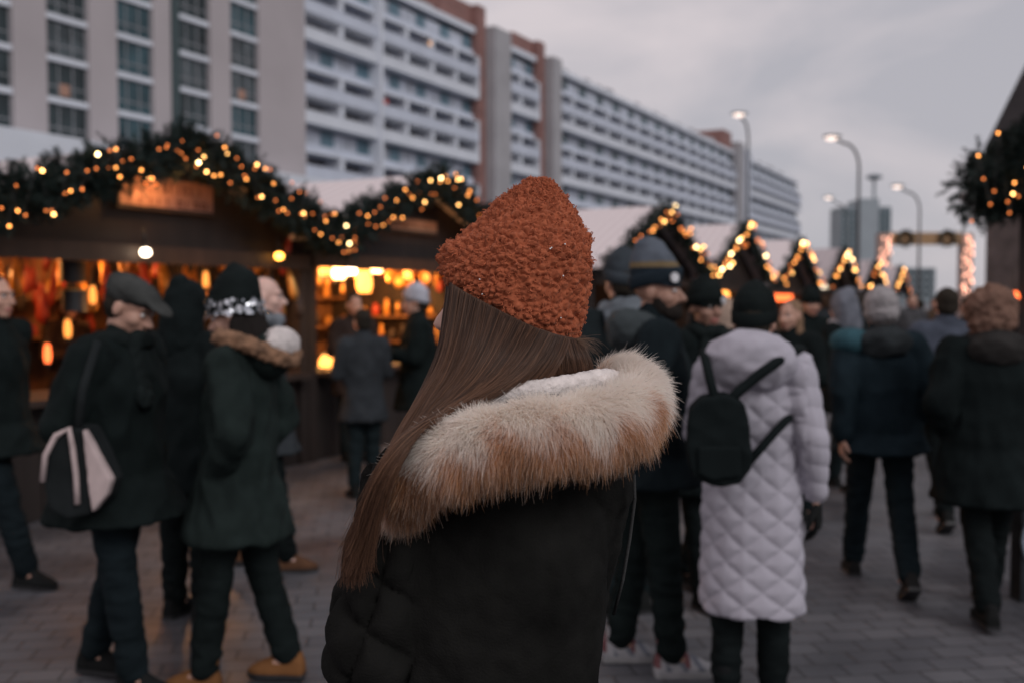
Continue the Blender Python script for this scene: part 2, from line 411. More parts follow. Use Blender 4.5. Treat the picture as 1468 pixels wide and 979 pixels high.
# ------------------------------------------------------------------ market stalls
M_wood = mat('dark stained wood', (.022, .0145, .0125), .7, .35, 5, .3, 40, stretch=(1, 1, .15))
M_wood2 = mat('brown wood', (.034, .020, .015), .65, .35, 5, .3, 40, stretch=(1, 1, .15))
M_inwood = mat('honey pine boards', (.17, .078, .034), .65, .4, 3, .2, 30, stretch=(3, 3, .3))
def roof_mat():
    m, nt, b = newmat('pale striped roof sheeting'); N, L = nt.nodes, nt.links
    tc = N.new('ShaderNodeTexCoord'); wv = N.new('ShaderNodeTexWave'); wv.inputs['Scale'].default_value = 1.6; wv.bands_direction = 'Y'; wv.inputs['Distortion'].default_value = .6
    L.new(tc.outputs['Object'], wv.inputs['Vector'])
    rp = N.new('ShaderNodeValToRGB'); rp.color_ramp.elements[0].color = (.60, .50, .50, 1); rp.color_ramp.elements[1].color = (.78, .70, .70, 1)
    L.new(wv.outputs['Fac'], rp.inputs['Fac']); L.new(rp.outputs['Color'], b.inputs['Base Color']); b.inputs['Roughness'].default_value = .6
    return m
M_roof = roof_mat()
M_fir = mat('dark fir needles', (.010, .020, .017), .75, .5, 30, spec=.3)
BULB = [emat('bulb dim orange', (1, .26, .06), 2.4, False), emat('bulb orange', (1, .36, .08), 6.0, False), emat('bulb amber', (1, .50, .15), 10.5, False), emat('bulb warm white', (1, .68, .30), 16, False)]
BULBF = [emat('far bulb dim', (1, .26, .06), 2.6, False), emat('far bulb orange', (1, .36, .08), 6.5, False), emat('far bulb amber', (1, .50, .15), 11, False), emat('far bulb warm white', (1, .68, .30), 16, False)]
M_cord = mat('black cable', (.02, .02, .02), .6)
def bulb_mesh(r, m):
    bm = bmesh.new(); bmesh.ops.create_icosphere(bm, subdivisions=2, radius=r); me = bpy.data.meshes.new('bulb'); bm.to_mesh(me); bm.free()
    me.materials.append(m); return me
def fir_mesh(path, rad, nspr, ln=.20):
    "sprigs of needles round a polyline"
    mb = MB(); segs = [(Vector(path[i]), Vector(path[i+1])) for i in range(len(path) - 1)]
    lens = [(b - a).length for a, b in segs]; tot = sum(lens)
    for _ in range(nspr):
        t = random.random() * tot; k = 0
        while t > lens[k] and k < len(segs) - 1: t -= lens[k]; k += 1
        a, b = segs[k]; c = a.lerp(b, min(1, t / lens[k]))
        d = Vector((random.gauss(0, 1), random.gauss(0, 1), random.gauss(-.15, 1))).normalized()
        root = c + d * rad * random.random() ** .6 * .8
        dr = (d + Vector((random.gauss(0, .5), random.gauss(0, .5), random.gauss(-.1, .5)))).normalized()
        l = ln * random.uniform(.6, 1.3)
        sd = dr.cross(Vector((random.random(), random.random(), random.random()))).normalized(); up = sd.cross(dr)
        vs, fs = [], []
        for q in range(9):
            p = root + dr * l * q / 9; nl = .055 * (1 - .5 * q / 9)
            for s_ in (1, -1):
                e = p + (sd * s_ + dr * .7 + up * random.uniform(-.5, .5)).normalized() * nl
                o = len(vs); vs += [p - dr * .006, p + dr * .006, e]; fs.append((o, o+1, o+2))
        o = len(vs); vs += [root - sd*.006, root + sd*.006, root + dr*l]; fs.append((o, o+1, o+2))
        mb.add(vs, fs)
    # woody core so the garland is not see-through along its middle
    mb.tube([Vector(p) for p in path], rad * (.38 if rad < .3 else .6), 9)
    return mb
ORD = ['first', 'second', 'third', 'fourth', 'fifth', 'sixth', 'seventh', 'eighth']
P0 = Vector((-2.574, 8.02, 0)) + BACK * .52
def stall_frame(t): return P0 + U * t
def L2W(o, p):
    return Matrix.Translation(o.location) @ Matrix.Rotation(o.rotation_euler.z, 4, 'Z') @ Vector(p)
STALLTXT = {}
def stall(origin, rz, hw, eave, ridge, deep, label, nb, near, garl_label, string_label, firn, br, over=.3, frad=.19, hide_front=False):
    o = empty('market_stall', origin, rz); tag(o, label, 'market stall', 'wooden christmas market stalls')
    y1 = deep
    p = MB(); p.box((-hw + .08, y1 - .06, 0), (hw - .08, y1, eave)); p.build('back_wall', M_inwood, o)
    for s_ in (-1, 1):
        p = MB(); x = s_ * (hw - .05); p.box((x - .03, .06, 0), (x + .03, y1 - .06, eave)); p.build('side_wall', M_wood, o)
        p = MB(); x = s_ * (hw - .06); p.box((x - .06, -.06, 0), (x + .06, .06, eave)); p.build('post', M_wood, o)
    p = MB(); n = int(hw * 2 / .16)
    for i in range(n):
        x0 = -hw + .12 + i * (2*hw - .24) / n; p.box((x0, -.02 + .006 * (i % 2), 0), (x0 + (2*hw - .24)/n - .006, .03, .86))
    p.build('front_panel', M_wood, o)
    p = MB(); p.box((-hw + .12, -.22, .87), (hw - .12, .5, .92)); p.build('counter', M_wood2, o)
    p = MB(); p.prism([(-hw, -.05, eave - .3), (hw, -.05, eave - .3), (hw, -.05, eave), (0, -.05, ridge - .02), (-hw, -.05, eave)], (0, .045, 0)); p.build('gable_board', M_wood, o)
    p = MB(); p.box((-hw + .02, -.12, eave - .36), (hw - .02, -.055, eave - .22)); p.build('beam', M_wood2, o)
    for s_ in (-1, 1):
        sl = (ridge - eave) / hw; xo = hw + over
        p = MB(); p.prism([(0, -.35, ridge + .0), (s_*xo, -.35, ridge - sl*xo), (s_*xo, -.35, ridge - sl*xo + .05), (0, -.35, ridge + .06)], (0, y1 + .5, 0)); p.build('roof_slope', M_roof, o)
    sh = MB(); sh.box((-hw + .1, y1 - .4, 1.25), (hw - .1, y1 - .07, 1.28)); sh.box((-hw + .1, y1 - .4, 1.65), (hw - .1, y1 - .07, 1.68)); sh.build('shelf', M_inwood, o)
    # garland along both barge boards (hangs on the stall: its own thing)
    xo = hw + over * .6; sl = (ridge - eave) / hw
    path = [(-xo, -.42, ridge - sl*xo - .03), (-xo*.5, -.42, ridge - sl*xo*.5 - .01), (0, -.42, ridge + .02), (xo*.5, -.42, ridge - sl*xo*.5 - .01), (xo, -.42, ridge - sl*xo - .03)]
    fm = fir_mesh(path, frad, int(firn * 1.5), .14 if frad < .3 else .11)
    g = fm.build('fir_garland', M_fir, None, False, origin); g.rotation_euler = (0, 0, rz)
    tag(g, garl_label, 'garland', 'fir garlands along the stall gables')
    # light string with its bulbs
    ls = empty('light_string', origin, rz); tag(ls, string_label, 'string lights', 'strings of amber bulbs on the garlands')
    cpts = []
    meshes = [bulb_mesh(br * k, m) for k, m in zip((.75, .9, 1.0, 1.1), near)]
    for i in range(nb):
        f = (i + .5) / nb * 2 - 1 + random.uniform(-.02, .02)
        x = f * xo; z = ridge - sl * abs(x) + random.uniform(-frad*1.15, frad*.75); y = -.42 - frad * random.uniform(.7, .95)
        cpts.append((x, y + .02, z))
        k = random.choices(range(4), (.46, .30, .16, .08))[0]
        b_ = bpy.data.objects.new('bulb', meshes[k]); COL.objects.link(b_); b_.parent = ls; b_.location = (x, y, z)
    c = MB(); c.tube(cpts, .004, 4); c.build('cable', M_cord, ls)
    return o
HWS = 1.86
def point(loc, power, col=(1, .43, .13), r=.08):
    l = bpy.data.lights.new('warm stall light', 'POINT'); l.energy = power; l.color = col; l.shadow_soft_size = r
    o = bpy.data.objects.new('warm stall light', l); COL.objects.link(o); o.location = loc; return o
s1 = stall(stall_frame(.12), RZ, HWS, 2.30, 2.87, 2.6, 'nearest dark wooden market stall with a large lamp lit sign under its gable', 92, BULB, 'dense fir garland on the nearest stall gable', 'amber bulbs on the garland of the nearest stall', 1500, .0115)
s2 = stall(stall_frame(3.85), RZ, HWS, 2.33, 3.02, 2.6, 'second market stall glowing with lanterns between the sequin beanie and orange hat', 62, BULB, 'fir garland of the glowing stall left of the orange hat', 'amber bulbs on the glowing stall left of the orange hat', 1100, .013)
s3 = stall(stall_frame(11.6), RZ, 2.55, 2.26, 3.30, 2.8, 'third market stall with a yellow sign above the striped beanie', 46, BULBF, 'fir garland of the stall with the yellow sign', 'amber bulbs on the stall with the yellow sign', 800, .022)
s4 = stall(stall_frame(17.0), RZ, 2.35, 2.20, 3.33, 2.6, 'fourth market stall with orange lit opening right of the yellow sign stall', 36, BULBF, 'fir garland on the stall just right of the yellow sign stall', 'amber bulbs on the stall just right of the yellow sign stall', 550, .027)
s5 = stall(stall_frame(22.9), RZ, 2.5, 2.15, 3.28, 2.6, 'fifth market stall with red lit opening above the black beanie', 28, BULBF, 'fir garland on the stall above the white coat and black beanie', 'amber bulbs on the stall above the white coat and black beanie', 450, .031)
s6 = stall(stall_frame(29.8), RZ, 2.6, 2.2, 3.35, 2.6, 'sixth market stall with a bright white lamp at its front', 22, BULBF, 'fir garland on the stall with the bright white lamp', 'amber bulbs on the stall with the bright white lamp', 360, .035)
s7 = stall(stall_frame(37.0), RZ, 2.6, 2.1, 3.2, 2.6, 'seventh market stall left of the light arch', 18, BULBF, 'fir garland on the stall left of the light arch post', 'amber bulbs on the stall left of the light arch post', 300, .038)
s8 = stall(stall_frame(45.0), RZ, 2.6, 2.1, 3.2, 2.6, 'farthest market stall under the light arch beam', 16, BULBF, 'fir garland on the farthest stall under the arch', 'amber bulbs on the farthest stall under the arch', 300, .042)
# stall at the right edge, turned towards us
RA = R(-33); rc = ground(1455, 9.0) + Vector((math.cos(RA), math.sin(RA), 0)) * 1.35
sr = stall(rc, RA, 1.35, 2.78, 3.58, 2.2, 'market stall at the right edge behind the curly haired woman', 95, BULB, 'thick fir garland overhanging at the right edge', 'amber bulbs in the thick garland at the right edge', 6500, .012, over=.45, frad=.42)

# extra fir tips standing above the first stall ridge
# signs
def sign_mat(name, col, dark):
    m, nt, b = newmat(name); N, L = nt.nodes, nt.links
    tc = N.new('ShaderNodeTexCoord'); nz = N.new('ShaderNodeTexNoise'); nz.inputs['Scale'].default_value = 8; nz.inputs['Detail'].default_value = 5
    L.new(tc.outputs['Object'], nz.inputs['Vector']); rp = N.new('ShaderNodeValToRGB')
    rp.color_ramp.elements[0].color = (*dark, 1); rp.color_ramp.elements[1].color = (*col, 1); rp.color_ramp.elements[0].position = .25; rp.color_ramp.elements[1].position = .6
    L.new(nz.outputs['Fac'], rp.inputs['Fac']); L.new(rp.outputs['Color'], b.inputs['Base Color']); b.inputs['Roughness'].default_value = .6
    return m
def sign(st, x0, x1, z0, z1, col, ink, label, rows=2):
    o = empty('sign_board', L2W(st, ((x0+x1)/2, -.09, (z0+z1)/2)), st.rotation_euler.z); tag(o, label, 'sign')
    w_, h_ = (x1 - x0)/2, (z1 - z0)/2
    p = MB(); p.box((-w_, -.02, -h_), (w_, .02, h_)); p.build('panel', sign_mat('painted board', col, tuple(np.array(col)*.75)), o)
    p = MB()
    for s_ in (-1, 1):
        p.box((-w_ - .03, -.03, s_*h_ - .015), (w_ + .03, .025, s_*h_ + .015)); 
        p.box((s_*(w_ + .015) - .015, -.028, -h_ + .016), (s_*(w_ + .015) + .015, .023, h_ - .016))
    p.build('frame', M_wood2, o)
    p = MB(); random.seed(5)
    for r_ in range(rows):
        zc = h_ * (.35 - .85 * r_) if rows > 1 else 0; x = -w_ * .82; hh = h_ * (.26 if r_ else .34)
        while x < w_ * .8:
            l = random.uniform(.03, .075); k = random.randint(0, 2)
            p.box((x, -.026, zc - hh), (x + .014, -.0205, zc + hh*random.uniform(.5, 1)))
            if k: p.box((x + .0145, -.026, zc - hh), (x + l, -.0205, zc - hh + .02)); p.box((x + .0145, -.026, zc + hh*.1), (x + l, -.0205, zc + hh*.1 + .02))
            if k == 2: p.box((x + l + .0005, -.026, zc - hh), (x + l + .014, -.0205, zc + hh*.5))
            x += l + .035
    p.build('lettering', mat('sign lettering', ink), o)
    return o
sign(s1, -.47, .53, 2.385, 2.655, (.52, .27, .20), (.22, .09, .06), 'large wooden sign lit from its left under the nearest gable')
sign(s2, -.50, .45, 2.42, 2.58, (.55, .27, .15), (.25, .1, .05), 'long orange brown sign under the glowing stall gable', 1)
sign(s3, -.60, .60, 2.42, 2.76, (.62, .36, .06), (.30, .14, .03), 'yellow sign board on the third stall gable')
# sign lamp
M_glow = emat('glowing lamp glass', (1, .55, .2), 14); M_glowR = emat('red lantern glass', (1, .16, .04), 3.0); M_glowO = emat('orange lantern glass', (1, .36, .07), 4.2)
M_glowS = emat('dim amber lantern glass', (1, .36, .07), 1.6); M_glowW = emat('white lamp glass', (1, .82, .6), 9); M_blackm = mat('black metal', (.02, .02, .022), .45)
def spot_lamp(loc, st, label, m, r=.05, arm=.12):
    o = empty('bulb_lamp', loc, st.rotation_euler.z); tag(o, label, 'lamp')
    p = MB(); p.ell((0, 0, 0), (r, r, r*.85)); p.build('bulb', m, o, True)
    p = MB(); p.tube([(0,0,r*.6), (0,0,r*.6 + .05)], r*.5, 8); p.tube([(0,0,r*.6+.05), (0, .03, r*.6 + .05 + arm)], .01, 6); p.build('fitting', M_blackm, o, True)
    return o
spot_lamp(L2W(s1, (-.30, -.22, 2.63)), s1, 'small lamp shining on the nearest stall sign', M_glow, .035)
point(L2W(s1, (-.24, -.30, 2.60)), 5.5, (1, .47, .16), .04)
spot_lamp(L2W(s1, (-.30, -.2, 2.02)), s1, 'round white lamp under the nearest stall beam', M_glowW, .042)
spot_lamp(L2W(s1, (1.28, -.2, 2.05)), s1, 'round orange lamp under the right end of the nearest stall beam', emat('orange lamp', (1, .42, .06), 9), .042)
# interior lights, then added ones outside the counters
point(L2W(s1, (-.9, 1.7, 1.95)), 28, (1, .42, .13)); point(L2W(s1, (.7, 1.7, 1.95)), 22, (1, .42, .13)); point(L2W(s2, (-.6, 1.2, 1.85)), 85, (1, .42, .12)); point(L2W(s2, (.8, 1.2, 1.9)), 85, (1, .45, .14))
point(L2W(s3, (0, 1.2, 1.8)), 30); point(L2W(s4, (0, 1.2, 1.8)), 110); point(L2W(s5, (0, 1.2, 1.8)), 110, (1, .25, .07)); point(L2W(s6, (0, 1.2, 1.8)), 40); point(L2W(s7, (0, 1.2, 1.8)), 30); point(L2W(s8, (0, 1.2, 1.8)), 30)
point(L2W(s1, (.2, -.28, 1.45)), 22); point(L2W(s2, (0, -.35, 1.45)), 32)  # added lights without fittings, for warm spill on paving and customers
# goods in the stalls
M_amber = mat('amber glass', (.70, .32, .07), .2, .3); M_gold = mat('gold paint', (.6, .3, .08), .35, .3, metal=.6)
M_dgood = mat('dark leather', (.035, .022, .018), .6); M_redg = mat('red lacquer', (.4, .05, .03), .4)
def lantern(loc, r, hgt, m, label, group):
    o = empty('lantern', loc, random.random()); tag(o, label, 'lantern', group)
    p = MB(); p.stack([(0,0,-hgt, r*.7, r*.7), (0,0,-hgt*.5, r, r), (0,0,0, r*.95, r*.95), (0,0,hgt*.6, r*.6, r*.6)], 10); p.build('glass', m, o, True)
    p = MB(); p.stack([(0,0,hgt*.6, r*.75, r*.75), (0,0,hgt*.95, r*.2, r*.2)], 10); p.tube([(0,0,hgt*.95), (0,0,hgt*.95+.18)], .006, 5); p.build('lid', M_blackm, o)
    p = MB(); p.stack([(0,0,-hgt - .03, r*.75, r*.75), (0,0,-hgt - .001, r*.8, r*.8)], 10); p.build('base', M_blackm, o)
def atstall(st, px, py, yl):
    "where the sight line of a photo pixel meets the plane y = yl of a stall"
    M = Matrix.Translation(st.location) @ Matrix.Rotation(st.rotation_euler.z, 4, 'Z'); Mi = M.inverted()
    a = Mi @ CAM; b = Mi @ A(px, py, 10); k = (yl - a.y) / (b.y - a.y); return M @ (a + (b - a) * k)
def atside(st, px, py, xl):
    M = Matrix.Translation(st.location) @ Matrix.Rotation(st.rotation_euler.z, 4, 'Z'); Mi = M.inverted()
    a = Mi @ CAM; b = Mi @ A(px, py, 10); k = (xl - a.x) / (b.x - a.x); return M @ (a + (b - a) * k)
def inside(st, px, py, yl, xl=1.62):
    p = atstall(st, px, py, yl); q = Matrix.Rotation(-st.rotation_euler.z, 4, 'Z') @ (p - st.location)
    return p if q.x < xl else atside(st, px, py, xl - random.uniform(0, .12))
for i, (px, py, r, hg, m, lb) in enumerate([(486, 388, .085, .10, M_glow, 'brightest round lantern hanging in the glowing stall'), (503, 384, .07, .08, M_glowW, 'small white lantern beside the brightest lantern'), (522, 400, .10, .17, M_glowO, 'tall orange lantern hanging in the glowing stall'), (540, 381, .08, .09, M_glow, 'lantern at the right of the hanging lantern cluster'),
        (466, 385, .07, .08, M_glowO, 'dim orange lantern at the left of the lantern cluster'), (470, 516, .10, .09, M_glowO, 'orange lantern on the counter by the stall post'), (488, 517, .06, .06, M_glow, 'small bright lantern on the glowing stall counter'), (556, 512, .09, .08, M_glow, 'lantern on the counter below the grey knit hat'), (584, 388, .05, .11, M_glowO, 'orange lantern above the grey knit hat'), (612, 392, .05, .12, M_glowS, 'dim slender lantern nearest to the orange hat')]):
    lantern(inside(s2, px, py, .75 if py < 450 else .25), r, hg, m, lb, 'lit lanterns in the glowing stall')
for i in range(14):
    px = 556 + i * 7; o = MB(); hh = random.uniform(.12, .2)
    o.stack([(0,0,-hh, .025, .025), (0,0,-hh*.2, .032, .032), (0,0,hh*.2, .012, .012), (0,0,hh*.5, .008, .008)], 8)
    b_ = o.build('hanging_bottle', M_amber if i % 3 else M_redg, None, True, inside(s2, px, 385 + random.uniform(-8, 12), 1.6))
    tag(b_, 'slim amber or red bottle hanging in the glowing stall', 'bottle', 'bottles hanging in the glowing stall')
for i in range(56):
    px = 8 + i * 7.6; py = 362 + random.uniform(0, 75); o = MB(); hh = random.uniform(.10, .22); ww = random.uniform(.025, .07)
    o.stack([(0,0,-hh, ww*.6, ww*.6), (0,0,-hh*.6, ww, ww*.8), (0,0,hh*.3, ww*.8, ww*.7), (0,0,hh, ww*.2, ww*.2)], 8); o.tube([(0,0,hh), (0,0,hh+.25)], .004, 4)
    b_ = o.build('hanging_ornament', random.choice([M_gold, M_dgood, M_redg, M_amber, M_dgood]), None, True, inside(s1, px, py, random.uniform(.7, 2.1))); b_.rotation_euler = (0, random.uniform(-.25, .25), 0)
    tag(b_, 'ornament hanging on a cord inside the nearest stall', 'ornament', 'ornaments hanging in the nearest stall')
for i in range(34):
    px = 452 + i * 5.6; py = 356 + random.uniform(0, 58); o = MB(); hh = random.uniform(.07, .16); ww = random.uniform(.025, .06)
    o.stack([(0,0,-hh, ww*.6, ww*.6), (0,0,-hh*.6, ww, ww*.8), (0,0,hh*.3, ww*.8, ww*.7), (0,0,hh, ww*.2, ww*.2)], 8); o.tube([(0,0,hh), (0,0,hh+.25)], .004, 4)
    b_ = o.build('hanging_ornament', random.choice([M_gold, M_amber, M_redg, M_amber, M_dgood]), None, True, inside(s2, px, py, random.uniform(.9, 2.1)))
    tag(b_, 'gold or red ornament hanging on a cord inside the glowing stall', 'ornament', 'ornaments hanging in the glowing stall')
for st_, n_, gl_, lb in ((s1, 22, 'ornaments on the nearest stall shelves', 'small jar on a shelf inside the nearest stall'), (s2, 26, 'jars on the glowing stall shelves', 'small jar on a shelf inside the glowing stall')):
    for i in range(n_):
        zz = 1.2805 if i % 2 else 1.6805; hh = random.uniform(.09, .22); ww = random.uniform(.035, .07); o = MB()
        o.stack([(0,0,0, ww*.9, ww*.9), (0,0,hh*.6, ww, ww), (0,0,hh*.75, ww*.6, ww*.6), (0,0,hh, ww*.6, ww*.6)], 10)
        b_ = o.build('jar', random.choice([M_gold, M_amber, M_redg, M_dgood]), None, True, L2W(st_, (-1.65 + 3.3*i/n_, 2.37 + random.uniform(-.05, .05), zz)))
        tag(b_, lb, 'jar', gl_)
p = MB(); p.box((1.5, .35, 1.40), (HWS - .085, 2.15, 1.425)); p.box((1.5, .35, 1.06), (HWS - .085, 2.15, 1.085)); p.build('side_shelf', M_inwood, s2)
for i in range(18):
    zz = 1.426 if i % 2 else 1.086; hh = random.uniform(.10, .24); ww = random.uniform(.03, .06); o = MB()
    o.stack([(0,0,0, ww*.9, ww*.9), (0,0,hh*.6, ww, ww), (0,0,hh*.75, ww*.6, ww*.6), (0,0,hh, ww*.6, ww*.6)], 10)
    b_ = o.build('jar', random.choice([M_gold, M_amber, M_redg, M_dgood, M_dgood]), None, True, L2W(s2, (1.62, .45 + 1.65*i/18, zz)))
    tag(b_, 'small jar on the side shelf inside the glowing stall', 'jar', 'jars on the glowing stall side shelf')
for (px, py, m, lb) in ((295, 398, M_glowS, 'slender orange lantern above the flat cap visor'), (97, 468, M_glowS, 'glowing lantern behind the flat cap man shoulder'), (68, 503, M_glowR, 'red lantern low in the nearest stall at the left'), (133, 420, M_glowS, 'narrow lantern left of the flat cap')):
    lantern(atstall(s1, px, py, .9), .032, .10, m, lb, 'lanterns in the nearest stall')
for (px, py, lb) in ((104, 390, 'upper black lantern box with a copper rim at left'), (107, 432, 'lower black lantern box with a copper rim at left')):
    o = empty('lantern_box', atstall(s1, px, py, .3), RZ); tag(o, lb, 'lantern', 'black lantern boxes in the nearest stall')
    p = MB(); p.stack([(0,0,-.085, .10, .10), (0,0,.085, .10, .10)], 16); p.build('case', M_blackm, o)
    p = MB(); p.stack([(0,0,.0851, .11, .11), (0,0,.10, .11, .11)], 16); p.build('rim', M_gold, o)
for (st, m, lb, n) in ((s4, M_glowO, 'orange panel lantern in the fourth stall', 3), (s5, M_glowR, 'red panel lantern in the fifth stall', 4)):
    for i in range(n): lantern(L2W(st, (-1.2 + i * .85, .3, 1.80)), .22, .2, m, lb + (' at its left', ' second from its left', ' third from its left', ' at its right end')[i], 'lanterns in the far stalls')
lantern(atstall(s6, 1180, 402, -.1), .24, .26, M_glowW, 'large bright white lamp at the sixth stall front', 'lanterns in the far stalls')
lantern(atstall(sr, 1453, 423, -.25), .05, .05, M_glowR, 'red lamp at the right edge stall', 'lamps at the right edge stall')
# light arch
ad = 58; o = empty('light_arch', ground(1322, ad), 0); tag(o, 'timber light arch over the street with two glowing wrapped posts', 'arch')
M_beam = mat('gold timber beam', (.40, .24, .12), .6); PKB = emat('pink white bulb', (1, .52, .36), 3.2, False)
zb = A(1322, 343, ad).z
for s_, px in ((-1, 1264), (1, 1382)):
    x = (px - 1322) / F * ad
    p = MB(); p.box((x - .32, -.3, 0), (x + .32, .3, zb + .3)); q = p.build('post', mat('pale painted post', (.42, .30, .26)), o)
    random.seed(3 + s_); mm = bulb_mesh(.055, PKB); mm2 = mm
    for k in range(44):
        b_ = bpy.data.objects.new('bulb', mm if k % 3 else mm2); COL.objects.link(b_); b_.parent = q; b_.location = (x + random.uniform(-.34, .34), -.36, 1.2 + (zb - 1.0) * k / 44)
p = MB(); p.box((-1.98, -.25, zb - .35), (2.05, .25, zb + .35)); p.build('beam', M_beam, o)
for px in (1292, 1352):
    x = (px - 1322) / F * ad; c = empty('fir_wreath', ground(1322, ad) + Vector((x, -.4, zb)))
    tag(c, 'fir wreath on the light arch beam at its ' + ('left' if px < 1322 else 'right'), 'wreath', 'wreaths on the light arch')
    pts = [(.42*math.cos(2*math.pi*i/10), 0, .42*math.sin(2*math.pi*i/10)) for i in range(11)]
    fir_mesh(pts, .2, 120).build('wreath_ring', M_fir, c)
# far strings of lights across the street end
random.seed(21)

# ------------------------------------------------------------------ people
SKIN = mat('skin', (.52, .30, .225), .5, .12, 12, .1, 120, spec=.4); SKIN2 = mat('tan skin', (.36, .20, .145), .5, .12, 12, .1, 120)
LIPS = mat('lips', (.36, .13, .11), .4); EYEW = mat('eye white', (.65, .6, .58), .3); IRIS = mat('dark iris', (.03, .02, .015), .2)
BROWM = mat('eyebrow hair', (.03, .02, .015), .9)
def head_blob(mb, C, rot, s=1.0, ears=True):
    def P(x, y, z): return C + rot @ (Vector((x, y, z)) * s)
    def E(c, r): mb.ell(P(*c), [q * s for q in r], rot)
    E((0, -.015, .032), (.074, .094, .086)); E((0, .022, -.032), (.061, .068, .082)); E((0, .052, -.095), (.032, .034, .026))
    E((-.038, .05, -.03), (.028, .032, .03)); E((.038, .05, -.03), (.028, .032, .03)); E((0, .072, .026), (.05, .022, .016))
    mb.cap(P(0, .088, .004), .009*s, P(0, .115, -.034), .0135*s, 10); E((-.012, .1, -.04), (.009, .011, .008)); E((.012, .1, -.04), (.009, .011, .008))
    E((0, .087, -.066), (.025, .014, .0075)); E((0, .085, -.078), (.021, .013, .008))
    E((-.04, -.0, -.07), (.02, .045, .022)); E((.04, -.0, -.07), (.02, .045, .022))
    if ears:
        for q in (-1, 1): E((q*.078, -.012, -.008), (.011, .022, .032))
def hand_blob(mb, W, D, palm, side, s=1.0, curl=.6):
    "W wrist, D direction of the hand, palm normal, side +1 when the thumb points along D x palm"
    D = D.normalized(); pn = (palm - D * palm.dot(D)).normalized(); t = D.cross(pn).normalized() * side
    mb.cap(W, .024*s, W + D*.05*s, .032*s, 10, (1.0, .5), tuple(t)); mb.cap(W + D*.03*s, .03*s, W + D*.085*s, .034*s, 10, (1.1, .42), tuple(t))
    for k, (off, l) in enumerate(((.030, .068), (.010, .077), (-.010, .071), (-.029, .055))):
        p = W + (D*.088 + t*off) * s; ang = 0; r = .0092*s
        for j, f in enumerate((.45, .32, .23)):
            ang += curl * (.5, .7, .5)[j]; d = D*math.cos(ang) + pn*math.sin(ang)
            q = p + d * l * f * s; mb.cap(p, r, q, r*.92, 8); p = q; r *= .92
    p = W + (D*.03 + t*.03)*s; q = p + (D*.6 + t*.65 + pn*.3).normalized()*.042*s; mb.cap(p, .0135*s, q, .011*s, 8); mb.cap(q, .011*s, q + (D*.9 + t*.15 + pn*.35).normalized()*.032*s, .009*s, 8)
CL = {}
def C_(name, col, **k):
    if name not in CL: CL[name] = cloth(name, col, **k)
    return CL[name]
BLACKC = ('black wool', (.0085, .0125, .0125)); NAVY = ('navy cloth', (.010, .0155, .0185)); JEANS = ('dark denim', (.012, .0185, .021))
